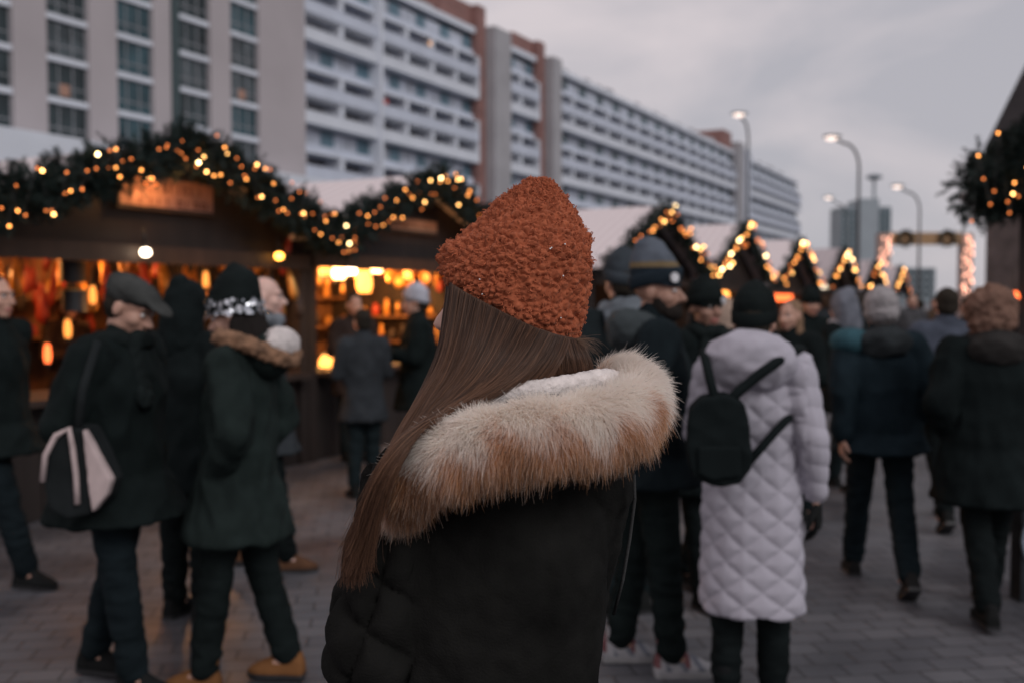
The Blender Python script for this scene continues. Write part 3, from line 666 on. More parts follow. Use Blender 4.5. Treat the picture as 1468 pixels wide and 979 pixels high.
def person(px, d, face, H, label, coat=BLACKC, hem=.78, legs=JEANS, shoes=('black leather', (.014, .015, .015)), stride=.0, lead=1, arms='down', hat=None, hair=None, lean=0.0,
           bulk=1.0, skin=SKIN, headyaw=0.0, headpitch=0.0, hood=None, detail=1, scarf=None, flare=1.0, hoodk=1.0, foldamp=.012, eyes=True, beard=None, sleeves_only=None, coat_disp=None, coat_vox=None, shoulder=0.0, footyaw=0.0, group=None):
    s = H / 1.75; vox = .010 if detail else .018
    fx, fy = face; yaw = math.atan2(-fx, fy)
    # legs
    ths, shs = .42*s, .43*s; hips = [Vector((-.09*s, 0, 0)), Vector((.09*s, 0, 0))]
    lp = []
    for i in (0, 1):
        q = 1 if (i == 0) == (lead == 0) else -1
        a = stride * q; kb = .12 * stride if q > 0 else .75 * stride
        k = hips[i] + Vector((0, math.sin(a), -math.cos(a))) * ths; b = a - kb
        an = k + Vector((0, math.sin(b), -math.cos(b))) * shs; lp.append((k, an, b))
    low = min(p[1].z for p in lp); hz = .085*s - low
    up = Vector((0, 0, hz)); J = {}
    hips = [h_ + up for h_ in hips]; lp = [(k + up, a + up, b) for k, a, b in lp]
    ln = math.sin(lean); sp = lambda z: Vector((0, ln * z, z * math.cos(lean)))
    pel = up; chest = up + sp(.36*s); nb = up + sp(.53*s); 
    sh = [up + sp(.49*s + shoulder) + Vector((x * .175 * s * (1 + .2 * (bulk - 1)), 0, 0)) for x in (-1, 1)]
    headc = up + sp(.60*s) + Vector((0, .03*s + .05 * math.sin(-headpitch), .095*s))
    hr = Matrix.Rotation(headyaw, 3, 'Z') @ Matrix.Rotation(headpitch, 3, 'X')
    # arms
    aj = []
    for i, q in enumerate((-1, 1)):
        S = sh[i]; md = arms if isinstance(arms, str) else arms[i]
        if md == 'down': e = S + Vector((q*.075, -.03, -.27))*s; w_ = e + Vector((q*.01, .06, -.24))*s
        elif md == 'pocket': e = S + Vector((q*.10, -.08, -.26))*s; w_ = e + Vector((-q*.115, .13, -.19))*s
        elif md == 'front': e = S + Vector((q*.07, .03, -.27))*s; w_ = e + Vector((-q*.12, .21, .03))*s
        elif md == 'swingf': e = S + Vector((q*.06, .06, -.265))*s; w_ = e + Vector((0, .14, -.2))*s
        elif md == 'swingb': e = S + Vector((q*.06, -.12, -.25))*s; w_ = e + Vector((0, -.01, -.245))*s
        elif md == 'up': e = S + Vector((q*.08, .08, -.24))*s; w_ = e + Vector((-q*.07, .16, .16))*s
        aj.append((S, e, w_, md))
    # ---- body: one continuous surface
    mb = MB(); head_blob(mb, headc, hr, s, True)
    mb.cap(headc + hr @ Vector((0, -.025, -.07))*s, .052*s, nb + Vector((0,0,-.03)), .06*s)
    mb.cap(up + Vector((0,0,.03)), .12*s, chest, .13*s, 14, (1.15, .8)); mb.cap(sh[0], .06*s, sh[1], .06*s)
    for i in (0, 1):
        k, an, b = lp[i]; mb.cap(hips[i], .085*s, k, .055*s); mb.cap(k, .055*s, an, .036*s)
        S, e, w_, md = aj[i]; mb.cap(S, .05*s, e, .036*s); mb.cap(e, .036*s, w_, .024*s)
        mb.cap(an, .036*s, an + Vector((0, .13, -.045))*s, .026*s, 10, (1.2, .8), (1,0,0))
    me = voxel_mesh(mb, .0075 if detail else .014, 2, .4)
    hb = MB()
    for i, q in enumerate((-1, 1)):
        S, e, w_, md = aj[i]; D = (w_ - e).normalized(); hb_in = Vector((-q, 0, 0)) if md in ('down', 'swingf', 'swingb') else Vector((0, 0, -1))
        hand_blob(hb, w_, D, hb_in if abs(hb_in.dot(D)) < .9 else Vector((0, 1, 0)), -q if md in ('down', 'swingf', 'swingb') else q, s)
    hm = voxel_mesh(hb, .0045 if detail else .007, 1, .3)
    bm = bmesh.new(); bm.from_mesh(me); bm.from_mesh(hm); bm.to_mesh(me); bm.free(); bpy.data.meshes.remove(hm)
    o = link('person', me, [skin, LIPS], None, True, ground(px, d)); o.rotation_euler = (0, 0, yaw)
    tag(o, label, 'person', group)
    Mi = hr.inverted()
    def lips(c):
        q = ((c - np.array(headc)) @ np.array(Mi).T) / s
        return ((np.abs(q[:,0]) < .024) & (np.abs(q[:,2] + .072) < .0105) & (q[:,1] > .07)).astype(int)
    matset(o, lips)
    hp = lambda x, y, z: headc + hr @ (Vector((x, y, z)) * s)
    if eyes:
        for q in (-1, 1):
            e = MB(); e.ell(hp(q*.031, .081, .002), (.0125*s, .011*s, .008*s), hr, 10, 7); e.ell(hp(q*.031, .0895, .002), (.0055*s, .004*s, .006*s), hr, 8, 6, 1); e.build('eye', [EYEW, IRIS], o, True)
            e = MB(); e.cap(hp(q*.016, .095, .019), .004*s, hp(q*.048, .082, .021), .003*s, 6); e.build('eyebrow', BROWM, o, True)
    # ---- trousers, shoes
    tr = MB(); tr.cap(up + Vector((0,0,.04)), .125*s, up + Vector((0,0,-.03)), .12*s, 14, (1.2, .95), (1,0,0))
    for i in (0, 1):
        k, an, b = lp[i]; tr.cap(hips[i], .098*s, k, .073*s); tr.cap(k, .073*s, an + (k - an).normalized()*.03, .064*s)
    tr.remesh('trousers', C_(*legs), o, vox, 3, .5, folds(.008, (7, 7, 16), px * .01))
    for i in (0, 1):
        k, an, b = lp[i]; pt = (b * -1.0) if an.z > .12*s else 0.0
        Rf = Matrix.Rotation(-pt*.9 if an.z > .12*s else 0, 3, 'X')
        if an.z > .12*s: Rf = Matrix.Rotation(min(0, b) * 1.1, 3, 'X')
        sb = MB(); T = lambda x, y, z: an + Rf @ (Vector((x, y, z))*s)
        def shl(x, y, z): return T(x, y, z)
        prof = [(-.075, .030, -.02), (-.06, .037, .03), (-.02, .038, .055), (.03, .039, .035), (.08, .046, .0), (.13, .045, -.022), (.165, .034, -.04), (.185, .016, -.055)]
        rings = []
        for (y, hw_, top) in prof:
            rings.append([shl(-hw_, y, -.075), shl(-hw_*1.05, y, -.045), shl(-hw_*.85, y, (top - .045)/2), shl(-hw_*.45, y, top), shl(hw_*.45, y, top), shl(hw_*.85, y, (top - .045)/2), shl(hw_*1.05, y, -.045), shl(hw_, y, -.075)])
        sb.loft(rings)
        sb.cap(T(0, -.02, .0), .042*s, T(0, -.02, .0) + (k - an).normalized()*.09*s, .045*s)
        sl = MB(); sl.loft([[shl(-w2*1.08, y, -.085), shl(w2*1.08, y, -.085), shl(w2*1.08, y, -.066), shl(-w2*1.08, y, -.066)] for y, w2, _ in prof])
        me2 = voxel_mesh(sb, .008, 2, .4)
        sho = link('shoe', me2, [C_(*shoes)], o, True); sl.build('sole', M_blackm if shoes[0] != 'white trainer' else C_('white sole', (.30, .295, .30)), sho)
        if shoes[0] == 'white trainer':
            me2.materials.append(C_('red trainer panel', (.17, .075, .08))); me2.materials.append(C_('grey mesh', (.16, .17, .2)))
            def shp(c):
                q = (c - np.array(an)) / s
                return np.where((q[:,1] < -.055) & (q[:,2] > -.04), 1, np.where((np.sin(q[:,1]*90 + q[:,2]*60) > .45) & (q[:,1] > -.03) & (q[:,2] > -.055), 2, np.where((np.abs(q[:,1] - .05) < .02) & (q[:,2] > -.04), 1, 0)))
            matset(sho, shp)
    # ---- coat
    ct = MB(); zh = hem * s; B = bulk
    prof = []
    zt = [(nb, .115, .09), (up + sp(.44*s), .195, .115), (up + sp(.36*s), .205, .135), (up + sp(.22*s), .185, .135), (up + sp(.10*s), .185, .14), (up + sp(0), .2, .15)]
    for c, a, b in zt: prof.append((c.x, c.y, c.z, a*s*B, b*s*B))
    if zh < up.z - .02:
        n_ = 4
        for k in range(1, n_ + 1):
            f = k / n_; z = up.z + (zh - up.z) * f; prof.append((0, 0, z, (.2 + .035*flare*f)*s*B, (.155 + (.05*flare + .10*stride)*f)*s*B))
    ct.stack(prof[::-1], 28)
    ct.cap(sh[0], .08*s*B, sh[1], .08*s*B)
    for i in (0, 1):
        S, e, w_, md = aj[i]; ct.cap(S, .082*s*B, e, .066*s*B); ct.cap(e, .066*s*B, w_ - (w_ - e).normalized()*.01, .05*s*B)
    ct.cap(nb + Vector((0, 0, -.03)), .082*s, nb + Vector((0, .01, .045))*1, .078*s)     # collar
    cm = C_(*coat) if isinstance(coat, tuple) else coat
    co_ = ct.remesh('coat', cm, o, coat_vox or vox, 4, .5, coat_disp or folds(foldamp, (8, 8, 5), px * .013))
    if hood:      # hood lying on the back
        hd = MB(); c = nb + Vector((0, -.10, -.01))*s
        c = c + Vector((0, 0, .05*(hoodk - 1))); hd.ell(c, (.15*s*hoodk, .085*s*hoodk, .105*s*hoodk), Matrix.Rotation(R(25), 3, 'X')); hd.cap(nb + Vector((-.1, .02, .0))*s, .05*s, nb + Vector((-.05, -.1, .03))*s, .06*s); hd.cap(nb + Vector((.1, .02, .0))*s, .05*s, nb + Vector((.05, -.1, .03))*s, .06*s)
        hd.remesh('hood', C_(*hood) if isinstance(hood, tuple) else hood, o, vox, 4, .5, folds(.01, (10, 10, 14), px*.02))
    if scarf:
        sc = MB(); pts = [nb + Vector((.09*math.cos(2*math.pi*i/14), .02 + .085*math.sin(2*math.pi*i/14), .03 + .012*math.sin(i*2.3)))*1 for i in range(15)]
        sc.tube(pts, .038*s, 10); sc.cap(nb + Vector((.05, .1, .0)), .04, nb + Vector((.06, .15, -.2)), .05, 10, (1, .5), (1,0,0))
        sc.remesh('scarf', C_(*scarf), o, vox, 3, .5, folds(.008, (20, 20, 20), px))
    # ---- hair and hats
    if hair:
        kind, col = hair; hm_ = C_(kind + ' hair', col); hb = MB()
        if kind == 'curly brown':
            hb.ell(hp(0, -.03, .03), (.125*s, .125*s, .125*s)); hb.ell(hp(0, -.06, -.03), (.115*s, .1*s, .1*s))
            hb.remesh('hair', hm_, o, .009, 2, .5, lambda c, n: .022 * nz3(c, 32, px) + .012 * nz3(c, 70, px) + .008)
        elif kind == 'fluffy':
            pass
        else:
            hb.ell(hp(0, -.028, .04), (.081*s, .096*s, .09*s)); hb.ell(hp(0, -.055, -.01), (.076*s, .062*s, .075*s))
            if kind.startswith('long'):
                hb.cap(hp(-.06, -.03, -.03), .035*s, hp(-.085, .0, -.24), .04*s); hb.cap(hp(.06, -.03, -.03), .035*s, hp(.085, .0, -.24), .04*s); hb.cap(hp(0, -.07, -.02), .065*s, hp(0, -.08, -.22), .07*s)
            hb.remesh('hair', hm_, o, .010, 3, .5, lambda c, n: .006 * nz3(c, (60, 60, 15), px))
    if beard:
        bb = MB(); bb.ell(hp(0, .058, -.088), (.048*s, .05*s, .042*s), hr); bb.ell(hp(-.045, .02, -.06), (.022*s, .035*s, .045*s), hr); bb.ell(hp(.045, .02, -.06), (.022*s, .035*s, .045*s), hr)
        bb.ell(hp(0, .092, -.057), (.028*s, .014*s, .007*s), hr)
        bb.remesh('beard', C_('beard hair', beard), o, .006, 1, .4, lambda c, n: .003 * nz3(c, 90, 1))
    if hat:
        kind = hat[0]; hb = MB()
        if kind in ('beanie', 'tallbeanie', 'stripe'):
            tz = .165 if kind == 'beanie' else .20; bk = 0 if kind == 'beanie' else -.035; hz0 = .022 if kind == 'stripe' else 0
            prof = [(.0, .089, .108, 0), (.03, .093, .112, 0), (.07, .091, .110, -.002), (.11, .078, .094, bk*.4), (tz - .025, .052, .062, bk*.8), (tz, .02, .025, bk)]
            rings = []
            for z, a, b, cy in prof: rings.append([hp(a*math.cos(2*math.pi*i/24), -.012 + cy + b*math.sin(2*math.pi*i/24), z + hz0 + .012 + (-.022*(b*-math.sin(2*math.pi*i/24))/.1 if z < .05 else 0)*-1) for i in range(24)])
            hb.loft(rings)
            hm_ = hat[1] if not isinstance(hat[1], tuple) else C_(*hat[1])
            ho = hb.remesh('hat', hm_, o, .008, 3, .5, lambda c, n: .003 * nz3(c, (40, 40, 25), px))
            cf = MB(); rings = []
            for z, k_ in ((-.008, 1.0), (-.006, 1.05), (.042, 1.07), (.048, 1.02)):
                rings.append([hp(.091*k_*math.cos(2*math.pi*i/28), -.012 + .110*k_*math.sin(2*math.pi*i/28), z + hz0 + .012 + .022*math.sin(2*math.pi*i/28)) for i in range(28)])
            cf.loft(rings); cf.build('cuff', C_(*hat[2]) if len(hat) > 2 else hm_, ho, True)
            if kind == 'stripe':
                def stp(c):
                    q = ((c - np.array(headc)) @ np.array(Mi).T) / s; z = q[:,2] - .35*q[:,1]*0
                    return np.where(z > .125, 1, np.where(z > .10, 2, 0))
                ho.data.materials.append(C_('grey blue knit', (.10, .115, .14))); ho.data.materials.append(C_('mustard knit', (.17, .125, .07))); matset(ho, stp)
            if len(hat) > 3:
                a = hat[3]; pc = hp(.098*math.sin(a), -.012 + .121*math.cos(a), .034 + hz0); dn = (hr @ Vector((math.sin(a), math.cos(a), 0))).normalized()
                pm = MB(); pm.cap(pc - dn*.002, .022, pc + dn*.003, .021, 16, (1, 1)); 
                pm = MB(); sd = dn.cross(Vector((0,0,1))); pm.loft([[pc + dn*k_ + (sd*math.cos(t*math.pi/8) + Vector((0,0,1))*math.sin(t*math.pi/8))*.021 for t in range(16)] for k_ in (-.004, .006)]); pm.build('patch', C_('white patch', (.72, .72, .74)), ho)
        elif kind == 'cap':
            hb.ell(hp(0, -.01, .075), (.098*s, .128*s, .052*s), hr @ Matrix.Rotation(R(-8), 3, 'X')); hb.ell(hp(0, -.03, .06), (.092*s, .105*s, .07*s), hr)
            hb.ell(hp(0, .115, .058), (.07*s, .075*s, .013*s), hr @ Matrix.Rotation(R(-18), 3, 'X'))
            hb.remesh('hat', C_(*hat[1]), o, .007, 3, .5, folds(.002, (30,30,30), 3))
        elif kind == 'fluffy':
            hb.ell(hp(0, -.015, .055), (.098*s, .118*s, .105*s), hr); hb.ell(hp(0, -.03, .0), (.1*s, .11*s, .07*s), hr)
            hb.remesh('hat', C_(*hat[1]), o, .007, 2, .5, lambda c, n: .009 * nz3(c, 60, px) + .005 * nz3(c, 110, px))
        elif kind == 'hoodup':
            hb.ell(hp(0, -.03, .03), (.112*s, .125*s, .14*s), hr); hb.cap(hp(0, -.06, -.02), .115*s, nb + Vector((0, -.04, .0)), .12*s); hb.ell(hp(0, -.07, .13), (.05*s, .06*s, .06*s), hr)
            hb.remesh('hood', C_(*hat[1]), o, .010, 4, .5, folds(.006, (14, 14, 10), px))
    return o, dict(up=up, nb=nb, sh=sh, aj=aj, headc=headc, hr=hr, hp=hp, s=s, lp=lp)
M_fur_b = mat('brown fur pile', (.24, .13, .075), .9, .5, 25, .5, 90); M_fur_w = mat('cream sherpa', (.62, .56, .54), .9, .15, 25, .5, 90)
# man cut by the left edge
person(-4, 5.85, (1, -.25), 1.83, 'man cut by the left edge in dark coat stepping to the right', BLACKC, .72, NAVY, stride=.35, lead=1, arms=('swingb', 'pocket'), hair=('dark grey', (.05, .045, .042)), bulk=1.1)
# flat cap man
o, J = person(172, 4.25, (1, -.22), 1.735, 'man in dark flat cap looking down at the left', BLACKC, .74, NAVY, stride=.16, lead=1, arms=('pocket', 'pocket'), hat=('cap', ('grey wool cap', (.05, .052, .05))), hair=('dark', (.03, .025, .02)), headpitch=R(-24), lean=R(3), bulk=1.22, flare=1.5, scarf=('black scarf', (.011, .015, .015)))
# tote bag on his hip
bo = empty('shoulder_bag', A(118, 690, 3.80)); tag(bo, 'black and pale shoulder bag on the flat cap man hip', 'bag')
def bagloc(px, py, d): return A(px, py, d) - A(118, 690, 3.80)
M_bagw = cloth('pale canvas', (.50, .40, .39)); M_bagb = cloth('black nylon', (.016, .019, .02))
def panel(pts, d0, thick, vox=.008, it=3):
    mb = MB(); mb.prism([bagloc(x, y, d0) for x, y in pts], (0, thick, 0)); return mb
panel([(62, 690), (66, 650), (82, 622), (104, 612), (122, 614), (140, 648), (158, 690), (150, 715), (128, 738), (95, 745), (68, 730)], 3.80, .14).remesh('bag_body', M_bagb, bo, .008, 5)
panel([(117, 614), (124, 624), (159, 688), (152, 710), (131, 736), (126, 700)], 3.775, .05).remesh('pale_panel', M_bagw, bo, .006, 4)
p = MB(); p.tube([bagloc(x, y, 3.79) for x, y in ((61, 690), (65, 652), (80, 624), (99, 614), (104, 640), (109, 680), (111, 722))], .0115, 8); p.build('pale_piping', M_bagw, bo, True)
p = MB(); p.tube([bagloc(x, y, d_) for x, y, d_ in ((112, 616, 3.82), (118, 560, 3.84), (140, 490, 3.92))], .017, 8); p.build('strap', M_bagb, bo, True)
# green parka woman with sequin beanie
PARKA = cloth('dark green parka cotton', (.0165, .0240, .0225), var=.3)
o, J = person(345, 4.25, (-1, .12), 1.70, 'woman in green parka and black sequin beanie walking left in tan boots', PARKA, .66, ('black leggings', (.009, .013, .013)), ('tan nubuck', (.19, .085, .034)), stride=.16, lead=0, arms=('pocket', 'pocket'), hair=('long dark', (.02, .017, .016)), headpitch=R(-12), lean=R(-3), bulk=1.06, flare=1.0, foldamp=.018)
hp, s, nb = J['hp'], J['s'], J['nb']
hb = MB(); rings = []
for z, a, cy_ in ((.0, .098, 0), (.05, .100, 0), (.10, .093, -.012), (.15, .075, -.035), (.19, .05, -.055), (.21, .02, -.06)):
    rings.append([hp(a*math.cos(2*math.pi*i/24), -.012 + cy_ + a*1.2*math.sin(2*math.pi*i/24), z + .02*math.sin(2*math.pi*i/24)) for i in range(24)])
hb.loft(rings); hat_ = hb.remesh('hat', C_('black knit', (.009, .0125, .0125)), o, .008, 3, .5, lambda c, n: .003*nz3(c, 40, 2))
sq = MB(); M_seq = mat('silver sequin', (.72, .74, .78), .22, .1, metal=.9); random.seed(4)
for k in range(230):
    a = random.uniform(0, 2*math.pi); z = random.uniform(.0, .068)
    dn = Vector((.098*math.cos(a), .1176*math.sin(a), 0)); c = hp(dn.x*1.03, -.012 + dn.y*1.03, z + .02*math.sin(a)); n_ = (J['hr'] @ (dn.normalized() + Vector((random.gauss(0,.2), random.gauss(0,.2), random.gauss(.15,.25))))).normalized()
    u_ = n_.cross(Vector((0,0,1))).normalized(); v_ = n_.cross(u_); r_ = random.uniform(.005, .0125)
    sq.add([c + n_*.004 + (u_*math.cos(t*math.pi/4) + v_*math.sin(t*math.pi/4))*r_ for t in range(8)], [tuple(range(8))])
sq.build('sequin_band', M_seq, hat_)
hd = MB(); hd.ell(nb + Vector((0, -.13, .0)), (.15, .085, .12), Matrix.Rotation(R(28), 3, 'X')); hd.build('hood', PARKA, o, True)
ft = MB(); pts = [nb + Vector((.17*math.sin(t), -.02 - .19*max(0, math.cos(t))**.8 + .10*max(0, -math.cos(t)), .07 - .09*max(0, math.cos(t)))) for t in [(-2.4 + 4.8*i/16) for i in range(17)]]
ft.tube(pts, .037, 10); fu = ft.remesh('fur_trim', M_fur_b, o, .009, 3, .5, lambda c, n: .012*nz3(c, 45, 2) + .008*nz3(c, 90, 4))
li = MB(); li.ell(nb + Vector((0, -.165, .045)), (.13, .075, .07), Matrix.Rotation(R(30), 3, 'X')); li.remesh('hood_lining', M_fur_w, o, .009, 3, .5, lambda c, n: .006*nz3(c, 60, 2))
c = J['up']; tl = MB(); tl.tube([c + Vector((.02, .26, -.30)), c + Vector((.02, .28, -.42)), c + Vector((.02, .32, -.55))], .004, 6); tl.ell(c + Vector((.02, .285, -.43)), (.012, .012, .028)); tl.build('drawcord', C_(*BLACKC), o, True)
person(272, 5.15, (.35, 1), 1.70, 'person in black coat and raised black hood behind the sequin beanie', ('black coat', (.008, .0115, .012)), .70, ('black trousers', (.0075, .0105, .011)), hat=('hoodup', ('black coat', (.008, .0115, .012))), arms='pocket', eyes=False, bulk=1.25)
# bald man behind her
person(378, 6.1, (1, .15), 1.79, 'bald man in grey scarf standing before the nearest stall', ('dark grey coat', (.035, .04, .045)), .7, ('black trousers', (.0075, .0105, .011)), ('brown suede', (.11, .055, .032)), stride=.18, lead=1, arms='pocket', skin=mat('pale skin', (.66, .42, .35), .45, .1, 12, .1, 120), scarf=('grey scarf', (.17, .185, .205)))
# customers at the glowing stall
person(522, 8.3, (-.5, .9), 1.56, 'dark haired customer in grey jacket at the glowing stall', ('grey padded jacket', (.032, .036, .041)), .72, hair=('dark', (.02, .018, .016)), detail=0, arms='front', eyes=False)
person(601, 8.7, (-1, -.1), 1.74, 'customer in pale grey knit hat facing left at the glowing stall', BLACKC, .7, hat=('beanie', ('pale grey knit', (.40, .40, .45))), hair=('dark', (.02, .018, .016)), detail=0, arms='front', bulk=1.15)
p_ = person(508, 10.2, (.5, -.85), 1.70, 'stall keeper with warm lit face behind the glowing counter', ('dark apron', (.03, .022, .02)), .7, hair=('dark', (.02, .018, .016)), detail=0, arms='front')
person(100, 9.5, (.9, -.5), 1.68, 'stall keeper in shade behind the nearest counter', ('dark jumper', (.04, .025, .02)), .7, hair=('brown short', (.05, .03, .02)), detail=0, arms='front')
# bearded man with striped beanie
o, J = person(930, 4.45, (1, .06), 1.805, 'bearded man in striped beanie and dark jacket with white trainers', ('dark navy jacket', (.010, .0155, .0185)), .82, ('black joggers', (.009, .0135, .0135)), ('white trainer', (.34, .335, .35)), stride=.10, lead=1, arms=('pocket', 'pocket'), hat=('stripe', ('dark navy knit', (.018, .027, .036)), ('dark navy knit', (.018, .027, .036)), .62), beard=(.022, .018, .016), hood=('dark grey jersey', (.05, .06, .064)), bulk=1.12, headyaw=R(-27), foldamp=.011, skin=SKIN2)
p = MB(); c = J['up']; s = J['s']
# tall person behind him
person(893, 5.25, (-.3, 1), 1.86, 'tall person in dark knit hat and grey hood behind the striped beanie', ('charcoal coat', (.014, .019, .021)), .7, hat=('beanie', ('slate knit', (.045, .055, .065))), hair=('dark', (.02, .018, .016)), scarf=('grey jersey hood', (.14, .16, .18)), hood=('grey jersey hood', (.14, .16, .18)), detail=1, arms='pocket')
# dark hat with badge
person(1003, 5.45, (.45, -.9), 1.735, 'person in black with a white badge on black beanie facing us', ('black parka', (.0075, .011, .0115)), .62, ('black trousers', (.0075, .0105, .011)), stride=.2, arms='pocket', hat=('beanie', ('black knit', (.009, .0125, .0125)), ('black knit', (.009, .0125, .0125)), -.5), skin=SKIN2, scarf=('black scarf', (.011, .015, .015)), bulk=1.1)
# woman in white quilted coat
def quiltfn(hz_split, ax):
    def fn(c, n):
        x, y, z = c[:,0], c[:,1], c[:,2]
        th = np.arctan2(x, -y) * .22
        u = (th * .60 + z) / .112 * math.pi; v = (th * .60 - z) / .112 * math.pi
        puff = np.minimum(np.abs(np.sin(u)), np.abs(np.sin(v)))
        low = np.abs(x) < .235 - .0*z
        arm = np.abs(x) > .215
        pa = np.abs(np.sin(z / .075 * math.pi + x * 8)) ** .6
        q = np.where(arm & (z > .72), .006 * pa, .0145 * puff ** .6) - .004
        return q + .011 * nz3(c, (7, 7, 5), 3)
    return fn
WCOAT = cloth('silver white quilted nylon', (.44, .42, .475), var=.06)
o, J = person(1075, 4.05, (.40, .92), 1.665, 'woman in silver white quilted coat and black beanie seen from behind', WCOAT, .42, ('black trousers', (.0075, .0105, .011)), ('black boots', (.012, .013, .014)), stride=.06, arms=('front', 'down'), hat=('beanie', ('black knit', (.009, .0125, .0125))), hair=('dark', (.02, .018, .016)), hood=WCOAT, hoodk=1.28, bulk=1.0, flare=.6, coat_disp=quiltfn(0, 0), coat_vox=.0075)
gl = MB(); S, e, w_, md = J['aj'][1]; D = (w_ - e).normalized(); hand_blob(gl, w_, D, Vector((-1, 0, 0)), -1, 1.24); gl.remesh('glove', C_('black leather', (.014, .015, .015)), o, .005, 1, .3)
hm_ = MB(); rings = []
# backpack (worn, so its own thing)
BP = A(1037, 610, 3.72); bp = empty('backpack', BP); tag(bp, 'black backpack slung low on the white quilted coat', 'backpack'); M_nyl = cloth('black backpack nylon', (.008, .0115, .012), var=.15)
bl = lambda px, py, d: A(px, py, d) - BP
mb = MB(); mb.prism([bl(x, y, 3.70) for x, y in ((988, 590), (1005, 572), (1040, 566), (1068, 580), (1077, 630), (1078, 672), (1060, 694), (1020, 698), (995, 685), (984, 640))], (.03, .17, 0)); mb.remesh('pack_body', M_nyl, bp, .008, 6, .5, folds(.006, (9, 9, 9), 1))
mb = MB(); mb.prism([bl(x, y, 3.68) for x, y in ((1000, 640), (1062, 640), (1064, 684), (1020, 690), (1002, 680))], (0, .05, 0)); mb.remesh('front_pocket', M_nyl, bp, .007, 5)
mb = MB(); mb.tube([bl(x, y, d_) for x, y, d_ in ((1030, 590, 3.74), (1060, 560, 3.745), (1088, 537, 3.755), (1112, 520, 3.78), (1130, 508, 3.83), (1144, 501, 3.92), (1150, 503, 4.05), (1150, 516, 4.17))], .021, 8); mb.build('shoulder_strap', M_nyl, bp, True)
mb = MB(); mb.tube([bl(x, y, d_) for x, y, d_ in ((1008, 505, 3.97), (1012, 518, 3.86), (1018, 545, 3.77), (1026, 575, 3.73))], .019, 8); mb.build('shoulder_strap', M_nyl, bp, True)
mb = MB(); mb.tube([bl(x, y, d_) for x, y, d_ in ((1068, 668, 3.75), (1090, 643, 3.77), (1110, 620, 3.77), (1124, 605, 3.81), (1134, 597, 3.90), (1138, 593, 4.02))], .017, 8); mb.build('side_strap', M_nyl, bp, True)
# middle distance
person(1034, 7.6, (.2, 1), 1.62, 'small person with beige fur hood between the badge beanie and white coat', BLACKC, .7, hat=('hoodup', ('beige fur', (.34, .25, .20))), detail=0, arms='pocket', eyes=False)
person(1132, 7.4, (-.7, -.7), 1.64, 'blonde woman in black coat facing left behind the white coat', ('black coat', (.008, .0115, .012)), .6, hair=('long blonde', (.22, .14, .09)), detail=0, arms='front', bulk=1.1, stride=.1)
person(1158, 9.4, (.1, -1), 1.72, 'person in black cap behind the blonde woman', BLACKC, .7, hat=('beanie', ('black knit', (.009, .0125, .0125))), detail=0, arms='pocket')
person(1207, 8.6, (-.6, .8), 1.70, 'person with grey hood up and pale patterned scarf in the crowd', ('black coat', (.008, .0115, .012)), .7, hat=('hoodup', ('grey blue hood', (.15, .16, .19))), scarf=('pale scarf', (.40, .38, .40)), detail=0, arms='pocket', eyes=False, stride=.2)
o, J = person(1258, 5.75, (.12, 1), 1.715, 'man in fluffy grey hat and teal shouldered jacket walking away', ('blue black jacket', (.0115, .020, .026)), .80, ('blue black jeans', (.011, .018, .022)), ('dark shoe', (.02, .02, .02)), stride=.30, lead=0, arms=('swingb', 'pocket'), hat=('fluffy', ('fluffy grey wool', (.30, .28, .285))), hair=('grey', (.2, .18, .175)), hood=('charcoal jersey', (.03, .035, .038)), bulk=1.2)
sh_ = MB(); S = J['sh'][0]; sh_.ell(S + Vector((.01, -.01, .035)), (.125, .125, .085)); sh_.remesh('shoulder_panel', C_('teal cloth', (.035, .085, .105)), o, .009, 4)
person(1352, 7.3, (.1, 1), 1.755, 'dark haired man in blue grey jacket walking behind the curly haired woman', ('blue grey jacket', (.065, .075, .10)), .78, ('black trousers', (.0075, .0105, .011)), stride=.3, lead=1, arms='pocket', hair=('dark', (.025, .02, .02)), detail=0, bulk=1.2, eyes=False)
o, J = person(1412, 5.2, (.1, 1), 1.70, 'woman with curly brown hair in long black coat walking away', ('black parka', (.0075, .011, .0115)), .62, ('black trousers', (.0075, .0105, .011)), stride=.26, lead=1, arms='pocket', hair=('curly brown', (.17, .10, .075)), bulk=1.22, scarf=('black fur collar', (.03, .028, .027)), hood=('black fur collar', (.03, .028, .027)))
# small far crowd
far = [(1052, 13, (.3, 1), 'far pedestrian in dark red scarf', (.07, .02, .02)), (1100, 12, (-.4, -1), 'far pedestrian in brown coat', (.06, .04, .03)), (1180, 15, (0, 1), 'far pedestrian in charcoal coat', (.03, .035, .04)), (1229, 13, (.2, 1), 'far pedestrian in black jacket left of the fluffy grey hat', (.02, .024, .026)),
       (1304, 16, (0, -1), 'far pedestrian in grey coat right of the fluffy grey hat', (.07, .07, .075)), (1318, 21, (0, 1), 'farthest pedestrian in navy under the light arch', (.03, .04, .055)), (1338, 19, (0, -1), 'far pedestrian in a brown jacket under the arch', (.07, .045, .03)), (1385, 11, (.1, 1), 'far pedestrian in black beside the curly hair', (.02, .022, .024)), (1443, 9.5, (-.3, -1), 'pedestrian in dark grey coat near the right edge stall', (.04, .042, .045))]
for i, (px, d, f, lb, c) in enumerate(far):
    person(px, d, f, 1.66 + .02*(i % 5), lb, ('crowd cloth %d' % i, c), .65, stride=.25*(i % 2), hair=(('dark', (.02, .018, .016)) if i % 2 else ('brown short', (.06, .035, .025))), detail=0, arms='pocket', group=None)
